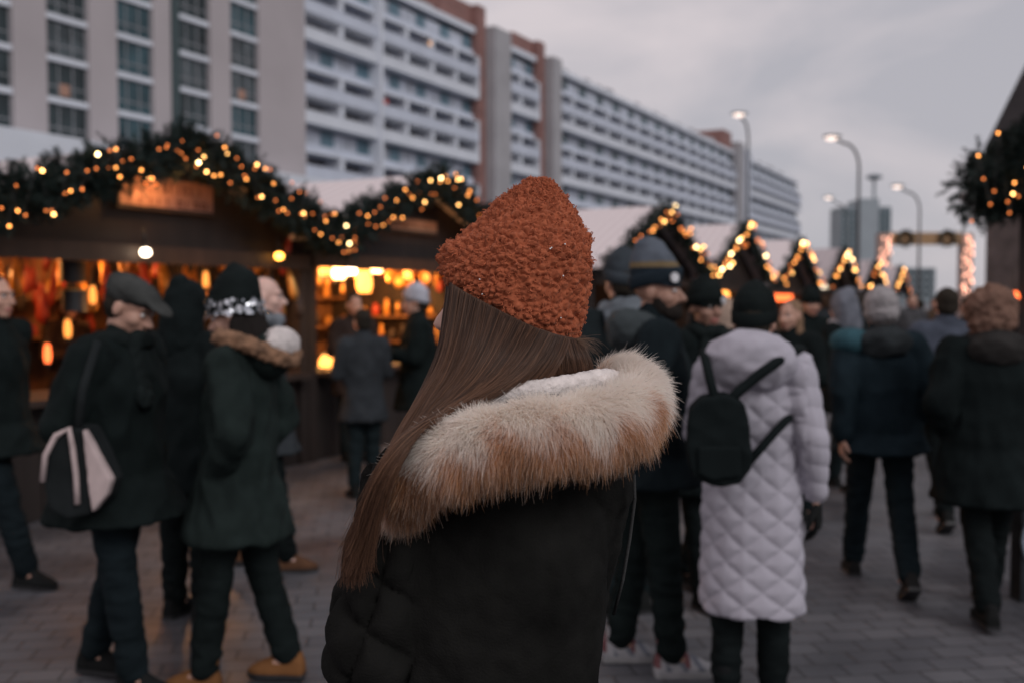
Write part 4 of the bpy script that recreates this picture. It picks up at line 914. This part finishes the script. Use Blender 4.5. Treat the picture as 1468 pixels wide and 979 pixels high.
# painted post at the right edge
pp = empty('painted_post', ground(1492, 5.4)); tag(pp, 'upright dark panel painted with red ovals ringed in pale blue at the right edge', 'display panel')
p = MB(); p.box((-.11, 0, 0), (.3, .12, 1.32)); p.build('board', C_('dark painted board', (.03, .035, .04)), pp)
M_ov = mat('red paint', (.26, .045, .035), .5, .4, 20); M_bl = mat('pale blue paint', (.30, .38, .46), .5, .3, 20)
for k, (z, hh) in enumerate(((1.08, .15), (.70, .13), (.34, .14))):
    p = MB(); n = 20
    p.prism([(.0 + .095*math.cos(2*math.pi*i/n), -.003, z + hh*math.sin(2*math.pi*i/n)) for i in range(n)], (0, .006, 0)); p.build('oval', M_ov, pp)
    p = MB(); p.tube([(.0 + .105*math.cos(2*math.pi*i/n), -.004, z + (hh+.012)*math.sin(2*math.pi*i/n)) for i in range(n+1)], .011, 6); p.build('oval_outline', M_bl, pp, True)


# ------------------------------------------------------------------ the woman in the orange hat
WB = Vector((-.03, 1.56, 0))
def W(px, py, d): return A(px, py, d) - WB
def V(x, y, z): return Vector((x, y, z)) - WB
wf = Vector((-.97, .24, 0)).normalized(); wy = math.atan2(-wf.x, wf.y)
hrot = Matrix.Rotation(wy, 3, 'Z') @ Matrix.Rotation(R(-3), 3, 'X'); HC = V(-.010, 1.605, 1.640)
mb = MB(); head_blob(mb, HC, hrot, .97, True)
mb.cap(HC + hrot @ Vector((0, -.02, -.06)), .05, V(-.0, 1.60, 1.42), .058)
mb.cap(V(-.03, 1.57, .98), .12, V(-.02, 1.58, 1.28), .12, 14, (1.2, .8)); mb.cap(V(-.12, 1.55, 1.33), .05, V(.10, 1.6, 1.33), .05)
for q, (sx, sy) in ((-1, (-.12, 1.55)), (1, (.1, 1.6))):
    e = V(-.195 if q < 0 else .09, 1.52 if q < 0 else 1.71, 1.09); wr = V(-.09 if q < 0 else .0, 1.76 if q < 0 else 1.84, 1.03)
    mb.cap(V(sx, sy, 1.33), .045, e, .034); mb.cap(e, .034, wr, .024)
    hx = -.03 + q*.085; mb.cap(V(hx, 1.57, .92), .085, V(hx, 1.56, .50), .055); mb.cap(V(hx, 1.56, .5), .055, V(hx, 1.57, .09), .036); mb.cap(V(hx, 1.57, .07), .034, V(hx - .06, 1.70, .03), .026)
    hand_blob(mb, wr, V(.0, 1.83, 1.03) - wr + Vector((0, .05, 0)), Vector((0, 0, -1)), q, .95)
me = voxel_mesh(mb, .0055, 2, .4)
wm = link('person', me, [mat('fair skin', (.60, .36, .29), .42, .08, 12, .08, 120), LIPS], None, True, WB)
tag(wm, 'woman in rust orange boucle hat and fur trimmed dark jacket seen from behind', 'person')
whp = lambda x, y, z: HC + hrot @ (Vector((x, y, z)) * .97)
for q in (-1, 1):
    e = MB(); e.ell(whp(q*.031, .081, .002), (.0125, .011, .008), hrot, 10, 7); e.ell(whp(q*.031, .0895, .002), (.0055, .004, .006), hrot, 8, 6, 1); e.build('eye', [EYEW, IRIS], wm, True)
    e = MB(); e.cap(whp(q*.016, .095, .019), .004, whp(q*.048, .082, .021), .003, 6); e.build('eyebrow', BROWM, wm, True)
# trousers, boots (below the frame)
tr = MB(); tr.cap(V(-.03, 1.57, .96), .13, V(-.03, 1.57, .9), .12, 14, (1.2, .95), (1,0,0))
for q in (-1, 1): hx = -.03 + q*.085; tr.cap(V(hx, 1.57, .92), .098, V(hx, 1.56, .5), .07); tr.cap(V(hx, 1.56, .5), .07, V(hx, 1.57, .12), .05)
tr.remesh('trousers', C_(*JEANS), wm, .012, 3, .5, folds(.007, (7, 7, 16), 1))
for q in (-1, 1):
    hx = -.03 + q*.085; sb = MB(); sb.cap(V(hx, 1.57, .045), .042, V(hx - .05, 1.72, .04), .036); sb.cap(V(hx, 1.57, .05), .045, V(hx, 1.57, .16), .052); sb.box(V(hx - .05, 1.52, .0), V(hx + .045, 1.6, .03))
    sb.remesh('shoe', C_('black leather', (.014, .015, .015)), wm, .008, 2)
# jacket
ct = MB()
prof = [(-.03, 1.57, .74, .205, .15), (-.03, 1.57, .9, .195, .15), (-.03, 1.565, 1.02, .165, .145), (-.035, 1.56, 1.12, .178, .15), (-.035, 1.56, 1.22, .185, .15), (-.03, 1.565, 1.31, .175, .135), (-.02, 1.58, 1.38, .13, .11), (-.0, 1.6, 1.45, .09, .085), (.0, 1.6, 1.50, .08, .075)]
ct.stack([(a - WB.x, b - WB.y, c, d_, e_) for a, b, c, d_, e_ in prof], 32)
ct.cap(V(-.135, 1.53, 1.335), .080, V(-.198, 1.505, 1.11), .078); ct.cap(V(-.198, 1.505, 1.11), .078, V(-.10, 1.74, 1.03), .06)
ct.cap(V(.118, 1.60, 1.345), .078, V(.092, 1.70, 1.11), .068); ct.cap(V(.092, 1.70, 1.11), .068, V(.02, 1.83, 1.03), .056)
ct.cap(V(-.135, 1.53, 1.335), .08, V(.118, 1.60, 1.345), .08)
def wquilt(c, n):
    x, y, z = c[:,0], c[:,1], c[:,2]
    wv = nz3(c, 6, 2) * .02
    th = np.arctan2(x + .0, -y) * .17
    arm = smoothstep(-.09, -.14, x)
    u = (th*.8 + z + wv) / .094 * math.pi; v = (th*.8 - z + wv) / .094 * math.pi
    d1 = np.minimum(np.abs(np.sin(u)), np.abs(np.sin(v))) ** .5
    th2 = np.arctan2(x + .165, -(y + .05)) * .08
    d2 = np.minimum(np.abs(np.sin((z + .55*th2 + wv) / .088 * math.pi)), np.abs(np.sin((th2*.9 - z*.35 + wv) / .085 * math.pi)) * 1.3) ** .5
    return .014 * (d1 * (1 - arm) * .18 + np.minimum(d2, 1) * arm * 1.6) + .006 * nz3(c, (16, 16, 11), 8) + .0025 * nz3(c, (55, 55, 40), 4)
M_jack = cloth('dark brown quilted cotton', (.0108, .0106, .0098), var=.4)
jk = ct.remesh('jacket', M_jack, wm, .0055, 4, .5, wquilt)
p = MB(); p.tube([W(x, y, d_) for x, y, d_ in ((909, 680, 1.53), (910, 715, 1.545), (903, 770, 1.57), (893, 830, 1.60), (880, 880, 1.63))], .0028, 6); p.build('side_seam', C_('grey seam tape', (.06, .06, .06)), jk, True)

# ---- helpers for paths
def catmull(pts, n):
    P = np.array([tuple(p) for p in pts]); k = len(P); t = np.linspace(0, k - 1 - 1e-6, n); i = t.astype(int); f = (t - i)[:, None]
    g_ = lambda j: P[np.clip(j, 0, k - 1)]
    p0, p1, p2, p3 = g_(i - 1), g_(i), g_(i + 1), g_(i + 2)
    return .5 * ((2*p1) + (-p0 + p2)*f + (2*p0 - 5*p1 + 4*p2 - p3)*f*f + (-p0 + 3*p1 - 3*p2 + p3)*f**3)
# ---- hat
HR = [((648, 404), (824, 486), .093), ((636, 388), (836, 455), .103), ((634, 372), (845, 410), .106), ((642, 352), (848, 370), .106), ((657, 341), (846, 345), .102), ((680, 322), (836, 322), .090), ((703, 299), (820, 298), .072), ((724, 281), (806, 281), .052), ((743, 268), (795, 268), .034), ((757, 261), (786, 261.5), .018), ((768, 258), (778, 258.5), .006)]
Ls = catmull([W(*a, 1.6) for a, b, c in HR], 250); Rs = catmull([W(*b, 1.6) for a, b, c in HR], 250); Ds = catmull([(c, .02 * c / .1, 0) for a, b, c in HR], 250)
NH, NA = 250, 400
ang = np.linspace(0, 2*math.pi, NA, endpoint=False)
cen = (Ls + Rs) / 2; ax = (Rs - Ls) / 2
Hc = cen[:, None, :] + ax[:, None, :] * np.cos(ang)[None, :, None] + np.stack([np.zeros(NH), Ds[:,0], Ds[:,1]], 1)[:, None, :] * np.sin(ang)[None, :, None]
vs = Hc.reshape(-1, 3)
inner = cen[0][None] + (Hc[0] - cen[0]) * .9 + np.array([0, 0, .012]); vs = np.concatenate([vs, inner])
fs = [(k*NA + i, k*NA + (i+1) % NA, (k+1)*NA + (i+1) % NA, (k+1)*NA + i) for k in range(NH - 1) for i in range(NA)]
fs += [(NH*NA + i, NH*NA + (i+1) % NA, (i+1) % NA, i) for i in range(NA)] + [tuple((NH-1)*NA + i for i in range(NA))]
me = bpy.data.meshes.new('hat'); me.from_pydata(vs.tolist(), [], fs); me.update()
bm = bmesh.new(); bm.from_mesh(me); bmesh.ops.recalc_face_normals(bm, faces=bm.faces[:]); bm.to_mesh(me); bm.free()
c0 = getco(me)
def boucle(c, n):
    wp = np.stack([nz3(c, 70, 3), nz3(c, 70, 9), nz3(c, 70, 17)], 1) * .0032
    F = vor(c + wp, 80.0); h_ = np.clip(1 - (F[:,0] / .80)**2, 0, 1)**.7 * np.clip((F[:,1] - F[:,0]) * 3.2, .25, 1)**.5; F2 = vor(c - wp*1.5, 185.0, 7.0); h2 = np.clip(1 - (F2[:,0] / .8)**2, 0, 1)
    big = nz3(c, (13, 13, 10), 31) * .008
    sz = .75 + .5 * nz3(c, 40, 12)
    return big + -.006 + .0108 * h_ * sz + .0030 * h2 + .0009 * nz3(c, 330, 6) + .0009 * nz3(c, 700, 2)
displace(me, boucle)
def hatmat():
    m, nt, b = newmat('rust orange boucle wool'); N, L = nt.nodes, nt.links
    tc = N.new('ShaderNodeTexCoord'); nz = N.new('ShaderNodeTexNoise'); nz.inputs['Scale'].default_value = 75; nz.inputs['Detail'].default_value = 6
    L.new(tc.outputs['Object'], nz.inputs['Vector']); rp = N.new('ShaderNodeValToRGB')
    rp.color_ramp.elements[0].position = .3; rp.color_ramp.elements[0].color = (.24, .062, .030, 1); rp.color_ramp.elements[1].position = .72; rp.color_ramp.elements[1].color = (.47, .135, .064, 1)
    L.new(nz.outputs['Fac'], rp.inputs['Fac']); L.new(rp.outputs['Color'], b.inputs['Base Color'])
    b.inputs['Roughness'].default_value = .95; b.inputs['Specular IOR Level'].default_value = .1; b.inputs['Sheen Weight'].default_value = .25; b.inputs['Sheen Tint'].default_value = (1, .6, .45, 1)
    return m
hat = link('hat', me, hatmat(), wm, True)
cc, nn = getco(me), getno(me); sel = rng.choice(NH*NA - NA*8, 7000, replace=False) + NA
rt = cc[sel]; nr = nn[sel]; tg = np.cross(nr, rng.normal(size=nr.shape)); tg /= np.linalg.norm(tg, axis=1)[:, None]; bt = np.cross(nr, tg)
lr = rng.uniform(.0014, .003, len(sel))[:, None]; K = 6; t = np.linspace(0, 1, K)
P = np.stack([rt - nr*.0012 + nr*lr*1.2*math.sin(math.pi*q*.8) + tg*lr*(1 - math.cos(math.pi*1.25*q)) + bt*lr*.5*math.sin(4*q) for q in t], 1)
base = np.array([.40, .115, .055])[None] * rng.uniform(.65, 1.35, len(sel))[:, None]
strands('wool_loops', P, np.array([.0006, .0007, .0007, .0006, .0005, .0003]), np.repeat(base[:, None], K, 1), FURM, hat)
sp_ = MB(); 
for px, py in ((791, 352), (791, 359), (812, 346), (687, 403), (690, 422), (812, 401), (817, 457)):
    k = int(np.argmin(np.abs(cc[:NH*NA, 0] * F / 1.5 + 0) * 0 + np.linalg.norm(cc[:NH*NA] - np.array(W(px, py, 1.505)), axis=1))); sp_.ell(cc[k] + nn[k]*.001, (.0013, .0013, .0013), None, 8, 6)
sp_.build('bead', mat('clear bead', (.85, .85, .85), .05, .05, spec=1.0), hat, True)
# ---- long hair
GA = [  # swept to the front over the left shoulder
 [(643,398,1.60),(637,450,1.585),(629,500,1.565),(608,550,1.53),(582,600,1.47),(553,660,1.42),(525,728,1.41),(504,780,1.42),(501,832,1.44)],
 [(655,412,1.55),(648,465,1.53),(636,520,1.49),(609,570,1.45),(578,622,1.40),(549,680,1.365),(523,742,1.375),(507,788,1.395),(503,828,1.42)],
 [(690,432,1.515),(676,490,1.495),(652,540,1.455),(617,585,1.405),(582,635,1.36),(552,688,1.345),(530,738,1.36),(514,780,1.38),(503,815,1.40)],
 [(728,452,1.497),(706,502,1.48),(678,545,1.445),(638,582,1.395),(590,624,1.345),(554,672,1.325),(532,722,1.345),(520,766,1.37),(510,800,1.39)],
 [(770,472,1.492),(745,514,1.48),(712,548,1.45),(665,578,1.395),(604,612,1.345),(562,656,1.322),(540,704,1.335),(531,748,1.36),(520,782,1.38)]]
GN = [  # nape, tucked into the collar
 [(722,450,1.51),(716,480,1.505),(712,510,1.50),(710,535,1.50),(712,560,1.505),(714,585,1.52)],
 [(770,472,1.498),(768,495,1.49),(766,515,1.487),(766,535,1.49),(768,555,1.50),(770,580,1.52)],
 [(805,482,1.515),(808,503,1.50),(811,520,1.498),(812,537,1.503),(812,555,1.515),(812,580,1.53)],
 [(830,486,1.555),(838,505,1.54),(844,522,1.54),(846,540,1.55),(846,560,1.56),(846,580,1.57)],
 [(826,480,1.62),(836,505,1.62),(842,525,1.62),(844,545,1.63),(842,565,1.63),(840,585,1.64)]]
GM = [  # between the two, crossing towards the left
 [(752,466,1.49),(730,506,1.478),(702,540,1.452),(668,566,1.415),(628,592,1.37),(598,622,1.335)],
 [(778,474,1.488),(757,510,1.474),(732,538,1.456),(702,560,1.43),(672,578,1.40),(640,600,1.37)],
 [(796,480,1.492),(782,508,1.478),(764,532,1.468),(744,550,1.465),(724,564,1.468),(704,578,1.475)],
 [(816,485,1.515),(808,508,1.492),(796,528,1.482),(784,545,1.482),(772,560,1.49),(762,578,1.505)]]
def guidegrid(G, nu, nk):
    rows = [catmull([W(*p) for p in g_], nk) for g_ in G]
    return np.stack([catmull([rows[j][k] for j in range(len(rows))], nu) for k in range(nk)], 1)     # (nu, nk, 3)
def hairsheet(G, nm, th, cut=1.0):
    gr = guidegrid(G, 40, 40); gr = gr[:, :int(40*cut)]; mb = MB(); off = np.array([0, th, 0])
    nu, nk = gr.shape[:2]; f = gr + np.array([0, .012, 0]); b_ = f + off
    f = f + .003 * np.sin(np.arange(nu) * 1.9)[:, None, None] * np.array([0, 1, 0])
    taper = np.linspace(0, 1, nk)
    mid = f.mean(0, keepdims=True); f = mid + (f - mid) * (1 - .35*taper**3)[None, :, None]; b_ = f + off * (1 - .6*taper)[None, :, None]
    vs = np.concatenate([f.reshape(-1, 3), b_.reshape(-1, 3)]); n = nu*nk; fs = []
    for i in range(nu - 1):
        for k in range(nk - 1):
            a = i*nk + k; fs += [(a, a+1, a+nk+1, a+nk), (n+a, n+a+nk, n+a+nk+1, n+a+1)]
    for k in range(nk - 1):
        for i in (0, nu - 1): a = i*nk + k; fs.append((a, a+1, n+a+1, n+a))
    for i in range(nu - 1):
        for k in (0, nk - 1): a = i*nk + k; fs.append((a, a+nk, n+a+nk, n+a))
    mb.add(vs.tolist(), fs); return mb
hs = hairsheet(GA, 'hair', .03, .80); h2 = hairsheet(GN, 'hair', .03); hs.add(h2.v, h2.f)
M_hair = mat('brown hair mass', (.022, .015, .013), .5, .5, 30, stretch=(3, 1, .3), spec=.4)
hair = hs.build('hair', M_hair, wm, True)
def hairstrands(G, n, K, spread, depth, clump, seed, tintk=1.0):
    r_ = np.random.default_rng(seed); gr = guidegrid(G, 400, K)
    nc = max(10, n // 22); cu = r_.random(nc); cd = r_.random(nc)
    ci = r_.integers(0, nc, n); u = np.clip(cu[ci] + r_.normal(0, .035, n), 0, 1); dd = np.clip(cd[ci] + r_.normal(0, .15, n), 0, 1)
    t = np.linspace(0, 1, K)
    P = gr[(u*399).astype(int)].copy(); Pc = gr[(cu[ci]*399).astype(int)]
    w_ = (clump * t**1.2)[None, :, None]; P = P*(1 - w_) + Pc*w_
    P[:, :, 1] += (dd[:, None] - .75) * depth * (1 - .35*t)[None]
    ph = r_.uniform(0, 6.28, (nc, 3)); am = r_.uniform(.3, 1, nc)
    wave = np.stack([np.sin(t[None]*5.5 + ph[ci][:, [0]]), np.sin(t[None]*4.5 + ph[ci][:, [1]]), np.sin(t[None]*5 + ph[ci][:, [2]])*.3], 2) * (am[ci][:, None] * spread * (t**.9)[None])[:, :, None]
    P += wave
    NLk = 34; lk = np.clip((cu[ci]*NLk).astype(int), 0, NLk - 1); lam = r_.uniform(.3, 1, NLk); lph = r_.uniform(0, 6.28, (NLk, 3)); lc = (lk + .5)/NLk
    gl = gr[(lc*399).astype(int)]; pull = (.45*np.sin(math.pi*np.clip(t*1.15, 0, 1))**1.0 + .10*t)[None, :, None] * (clump > .2)
    P = P*(1 - pull) + gl*pull
    P += (np.stack([np.sin(t[None]*6.5 + lph[lk][:, [0]]), np.cos(t[None]*5.5 + lph[lk][:, [1]]), .4*np.sin(t[None]*6 + lph[lk][:, [2]])], 2) * (lam[lk][:, None] * .0105 * (t**1.1)[None])[:, :, None]) * (clump > .2)
    if clump > .2:
        bl_ = np.clip((cu[ci]*6 + r_.normal(0, .35, n)).astype(int), 0, 5); gb = gr[(((bl_ + .5)/6)*399).astype(int)]; pb = (.62*t**2.6)[None, :, None]; P = P*(1 - pb) + gb*pb
        bo = r_.uniform(-1, 1, (6, 3))*np.array([.010, .006, .004]); P += bo[bl_][:, None]*(t**2)[None, :, None]
    ph2 = r_.uniform(0, 6.28, n)
    P += r_.normal(0, 1, (n, 1, 3)) * (.0022 * (.3 + t))[None, :, None]
    P += np.stack([np.sin(t[None]*9 + ph2[:, None]), np.cos(t[None]*7 + ph2[:, None]), 0*t[None] + 0*ph2[:, None]], 2) * (.0012 * t)[None, :, None]
    le = r_.uniform(.62, 1.0, n) if clump < .2 else np.clip(r_.normal(.80, .18, n), .40, 1.0)
    P += (r_.normal(0, 1, (n, 1, 3)) * np.array([1, .6, .4]) * .009 * (t**3)[None, :, None]) * (clump > .2)
    idx = le[:, None]*t[None]*(K - 1); i0 = np.minimum(idx.astype(int), K - 2); fr = (idx - i0)[:, :, None]
    P = np.take_along_axis(P, i0[:, :, None].repeat(3, 2), 1)*(1 - fr) + np.take_along_axis(P, (i0 + 1)[:, :, None].repeat(3, 2), 1)*fr
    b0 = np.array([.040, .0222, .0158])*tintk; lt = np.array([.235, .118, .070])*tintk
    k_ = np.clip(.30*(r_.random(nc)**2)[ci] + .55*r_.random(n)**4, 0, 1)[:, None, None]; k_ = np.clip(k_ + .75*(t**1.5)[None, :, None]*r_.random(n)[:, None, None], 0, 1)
    return P, b0*(1 - k_) + lt*k_
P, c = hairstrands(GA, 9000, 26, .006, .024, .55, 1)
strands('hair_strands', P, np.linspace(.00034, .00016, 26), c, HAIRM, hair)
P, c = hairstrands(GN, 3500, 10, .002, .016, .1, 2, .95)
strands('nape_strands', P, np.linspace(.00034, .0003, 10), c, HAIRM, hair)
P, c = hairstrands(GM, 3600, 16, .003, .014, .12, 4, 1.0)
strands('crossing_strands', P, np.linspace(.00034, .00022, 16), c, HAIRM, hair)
fl = np.random.default_rng(5); P, c = hairstrands(GA, 320, 26, .022, .035, .0, 8, 1.25)
strands('stray_hairs', P, np.linspace(.00022, .00012, 26), c, HAIRM, hair)
# wisps standing off the nape at the right
n = 120; K = 8; t = np.linspace(0, 1, K)
r0 = np.stack([np.array(W(800 + 34*fl.random(), 486 + 8*fl.random(), 1.53)) for _ in range(n)])
dr = np.array([.035, -.01, .012])[None]*fl.uniform(.3, 1.1, (n, 1)) + fl.normal(0, .008, (n, 3))
P = r0[:, None] + dr[:, None]*t[None, :, None] + np.array([0, 0, -.035])*(t**2)[None, :, None]*fl.uniform(.2, 1, (n, 1, 1))
strands('nape_wisps', P, np.linspace(.0002, .0001, K), np.tile(np.array([.2, .12, .08]), (n, K, 1)), HAIRM, hair)
# ---- fur edged hood lying on the shoulders
FP = [(574,728,1.475,.020),(583,696,1.435,.026),(608,664,1.395,.031),(652,642,1.362,.035),(700,629,1.345,.036),(760,616,1.345,.036),(820,608,1.362,.036),(870,600,1.40,.037),(905,588,1.46,.038),(918,570,1.545,.036),(903,553,1.62,.032),(875,543,1.68,.028)]
path = catmull([W(a, b, c) for a, b, c, r_ in FP], 120); prad = catmull([(r_, 0, 0) for *_, r_ in FP], 120)[:, 0]
tan = np.gradient(path, axis=0); tan /= np.linalg.norm(tan, axis=1)[:, None]
upv = np.array([0, 0, 1.0]); sd = np.cross(tan, upv); sd /= np.linalg.norm(sd, axis=1)[:, None]; nu_ = np.cross(sd, tan)     # sd points towards the viewer side or away
if (sd[60] @ np.array([0, -1, 0])) < 0: sd = -sd
mb = MB(); mb.loft([[path[k] + (sd[k]*math.cos(2*math.pi*i/24) + nu_[k]*math.sin(2*math.pi*i/24))*prad[k]*.93 for i in range(24)] for k in range(120)])
M_furb = mat('fur backing', (.66, .52, .44), .95, .4, 30)
hood = mb.build('fur_collar', M_furb, wm, True)
n = 130000; K = 7; t = np.linspace(0, 1, K); fr = np.random.default_rng(11)
ui = np.clip(fr.random(n)*1.04 - .02, 0, 1); k = np.clip((ui*119).astype(int), 0, 119); ph = fr.uniform(0, 2*math.pi, n)
nc = 3000; cu, cp = fr.random(nc), fr.uniform(0, 2*math.pi, nc)
nrm = sd[k]*np.cos(ph)[:, None] + nu_[k]*np.sin(ph)[:, None]
root = path[k] + nrm*(prad[k]*.92)[:, None]
endk = smoothstep(.80, .97, ui)[:, None]; startk = smoothstep(.10, .0, ui)[:, None]
lowk = smoothstep(.25, -.6, np.sin(ph))[:, None]; topk = smoothstep(.3, .95, np.sin(ph))[:, None]
down = np.array([-.12, -.05, -1.0])
flow = nrm*(.46 + .45*endk) + down*(.30 + .75*lowk)*(1 - .55*endk) + np.array([.35, -.1, .28])*topk*(.3 + .9*smoothstep(.5, .85, ui)[:, None]) + np.array([.75, -.25, .05])*endk*.8 + np.array([-.25, -.1, -.7])*startk
flow += fr.normal(0, .18, (n, 3)) + .16*np.stack([np.sin(ui*41 + ph*3), np.cos(ui*29 - ph*2), np.sin(ui*53 + ph)], 1); flow /= np.linalg.norm(flow, axis=1)[:, None]
ln = fr.uniform(.019, .042, n)*fr.choice([.5, .9, 1.12], n, p=[.40, .45, .15])*(1 + .35*lowk[:, 0])*(1 - .35*startk[:, 0])*(.85 + .35*endk[:, 0])
curl = down*.5 + fr.normal(0, .25, (n, 3))
# clumps: nearest of a random subset by (u, phi)
cl_i = np.empty(n, int)
cxy = np.stack([cu*9, np.cos(cp), np.sin(cp)], 1); sxy = np.stack([ui*9, np.cos(ph), np.sin(ph)], 1)
for a in range(0, n, 2000): cl_i[a:a+2000] = np.argmin(((sxy[a:a+2000, None] - cxy[None])**2).sum(2), 1)
P = root[:, None] + flow[:, None]*(ln[:, None]*t[None])[:, :, None] + curl[:, None]*(ln[:, None]*.45*(t**2)[None])[:, :, None]
tip = np.zeros((nc, 3)); cnt = np.zeros(nc); np.add.at(tip, cl_i, P[:, -1]); np.add.at(cnt, cl_i, 1); tip /= np.maximum(cnt, 1)[:, None]
ck = fr.uniform(.05, .55, nc)[cl_i]
P += (tip[cl_i] - P[:, -1])[:, None]*(ck[:, None]*(t**1.6)[None])[:, :, None]
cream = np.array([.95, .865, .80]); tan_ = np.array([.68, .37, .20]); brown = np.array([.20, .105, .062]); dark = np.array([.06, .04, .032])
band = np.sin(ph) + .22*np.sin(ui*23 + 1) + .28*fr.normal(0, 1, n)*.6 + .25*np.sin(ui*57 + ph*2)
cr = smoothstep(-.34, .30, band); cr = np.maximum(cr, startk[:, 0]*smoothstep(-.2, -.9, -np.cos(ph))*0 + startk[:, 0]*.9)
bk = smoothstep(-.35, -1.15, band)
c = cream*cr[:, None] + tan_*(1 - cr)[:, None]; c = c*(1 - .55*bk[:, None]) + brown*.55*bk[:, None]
c = c * fr.uniform(.92, 1.06, (n, 1)); col = np.repeat(c[:, None], K, 1)
rootd = 1.0; col = col * rootd
grd = fr.random(n) < np.where(cr > .6, .012, .07); tk = (t > .5)[None, :, None] * grd[:, None, None]
col = np.where(tk, col*.25 + dark*.75, col); col = np.clip(col, .01, .93)
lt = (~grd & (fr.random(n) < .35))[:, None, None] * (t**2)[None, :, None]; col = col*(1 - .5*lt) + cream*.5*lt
strands('fur', P, np.array([.00027, .00026, .00024, .00022, .00018, .00013, .00006]), col, FURT, hood)
# sherpa lining edge inside the hood
lp_ = catmull([W(*p) for p in ((655,590,1.43),(690,573,1.45),(730,562,1.465),(780,558,1.47),(830,550,1.49),(862,544,1.53),(880,546,1.60),(870,553,1.66))], 60)
lm = MB(); lm.tube([Vector(q) for q in lp_], [.009 + .008*min(1, i/12) for i in range(60)], 12)
M_sher = mat('cream sherpa lining', (.74, .67, .64), .95, .12, 60, .4, 200)
lin = lm.remesh('hood_lining', M_sher, wm, .0035, 2, .5, lambda c, n: .0022*nz3(c, 150, 3) + .0024*nz3(c, 360, 5))
hd = MB(); hd.cap(W(640, 660, 1.45), .05, W(760, 640, 1.42), .07, 14); hd.cap(W(760, 640, 1.42), .07, W(880, 620, 1.50), .06, 14)
hd.remesh('hood', M_jack, wm, .008, 4, .5, folds(.006, (14, 14, 14), 3))
nk_ = MB(); nk_.cap(W(760, 600, 1.56), .085, W(790, 540, 1.585), .062, 16); nk_.remesh('inner_collar', M_sher, wm, .006, 3, .5, lambda c, n: .003*nz3(c, 120, 3))


# ------------------------------------------------------------------ render settings
scene.view_settings.view_transform = 'Standard'; scene.view_settings.look = 'None'
scene.view_settings.exposure = 0; scene.view_settings.gamma = 1; scene.view_settings.use_curve_mapping = False
scene.render.engine = 'CYCLES'; cy = scene.cycles
cy.use_denoising = True; cy.max_bounces = 9; cy.diffuse_bounces = 7; cy.glossy_bounces = 3; cy.transmission_bounces = 6; cy.sample_clamp_indirect = 4
cy.use_adaptive_sampling = False; cy.caustics_reflective = False; cy.caustics_refractive = False
try: cy.denoiser = 'OPENIMAGEDENOISE'; cy.denoising_prefilter = 'ACCURATE'
except Exception: pass
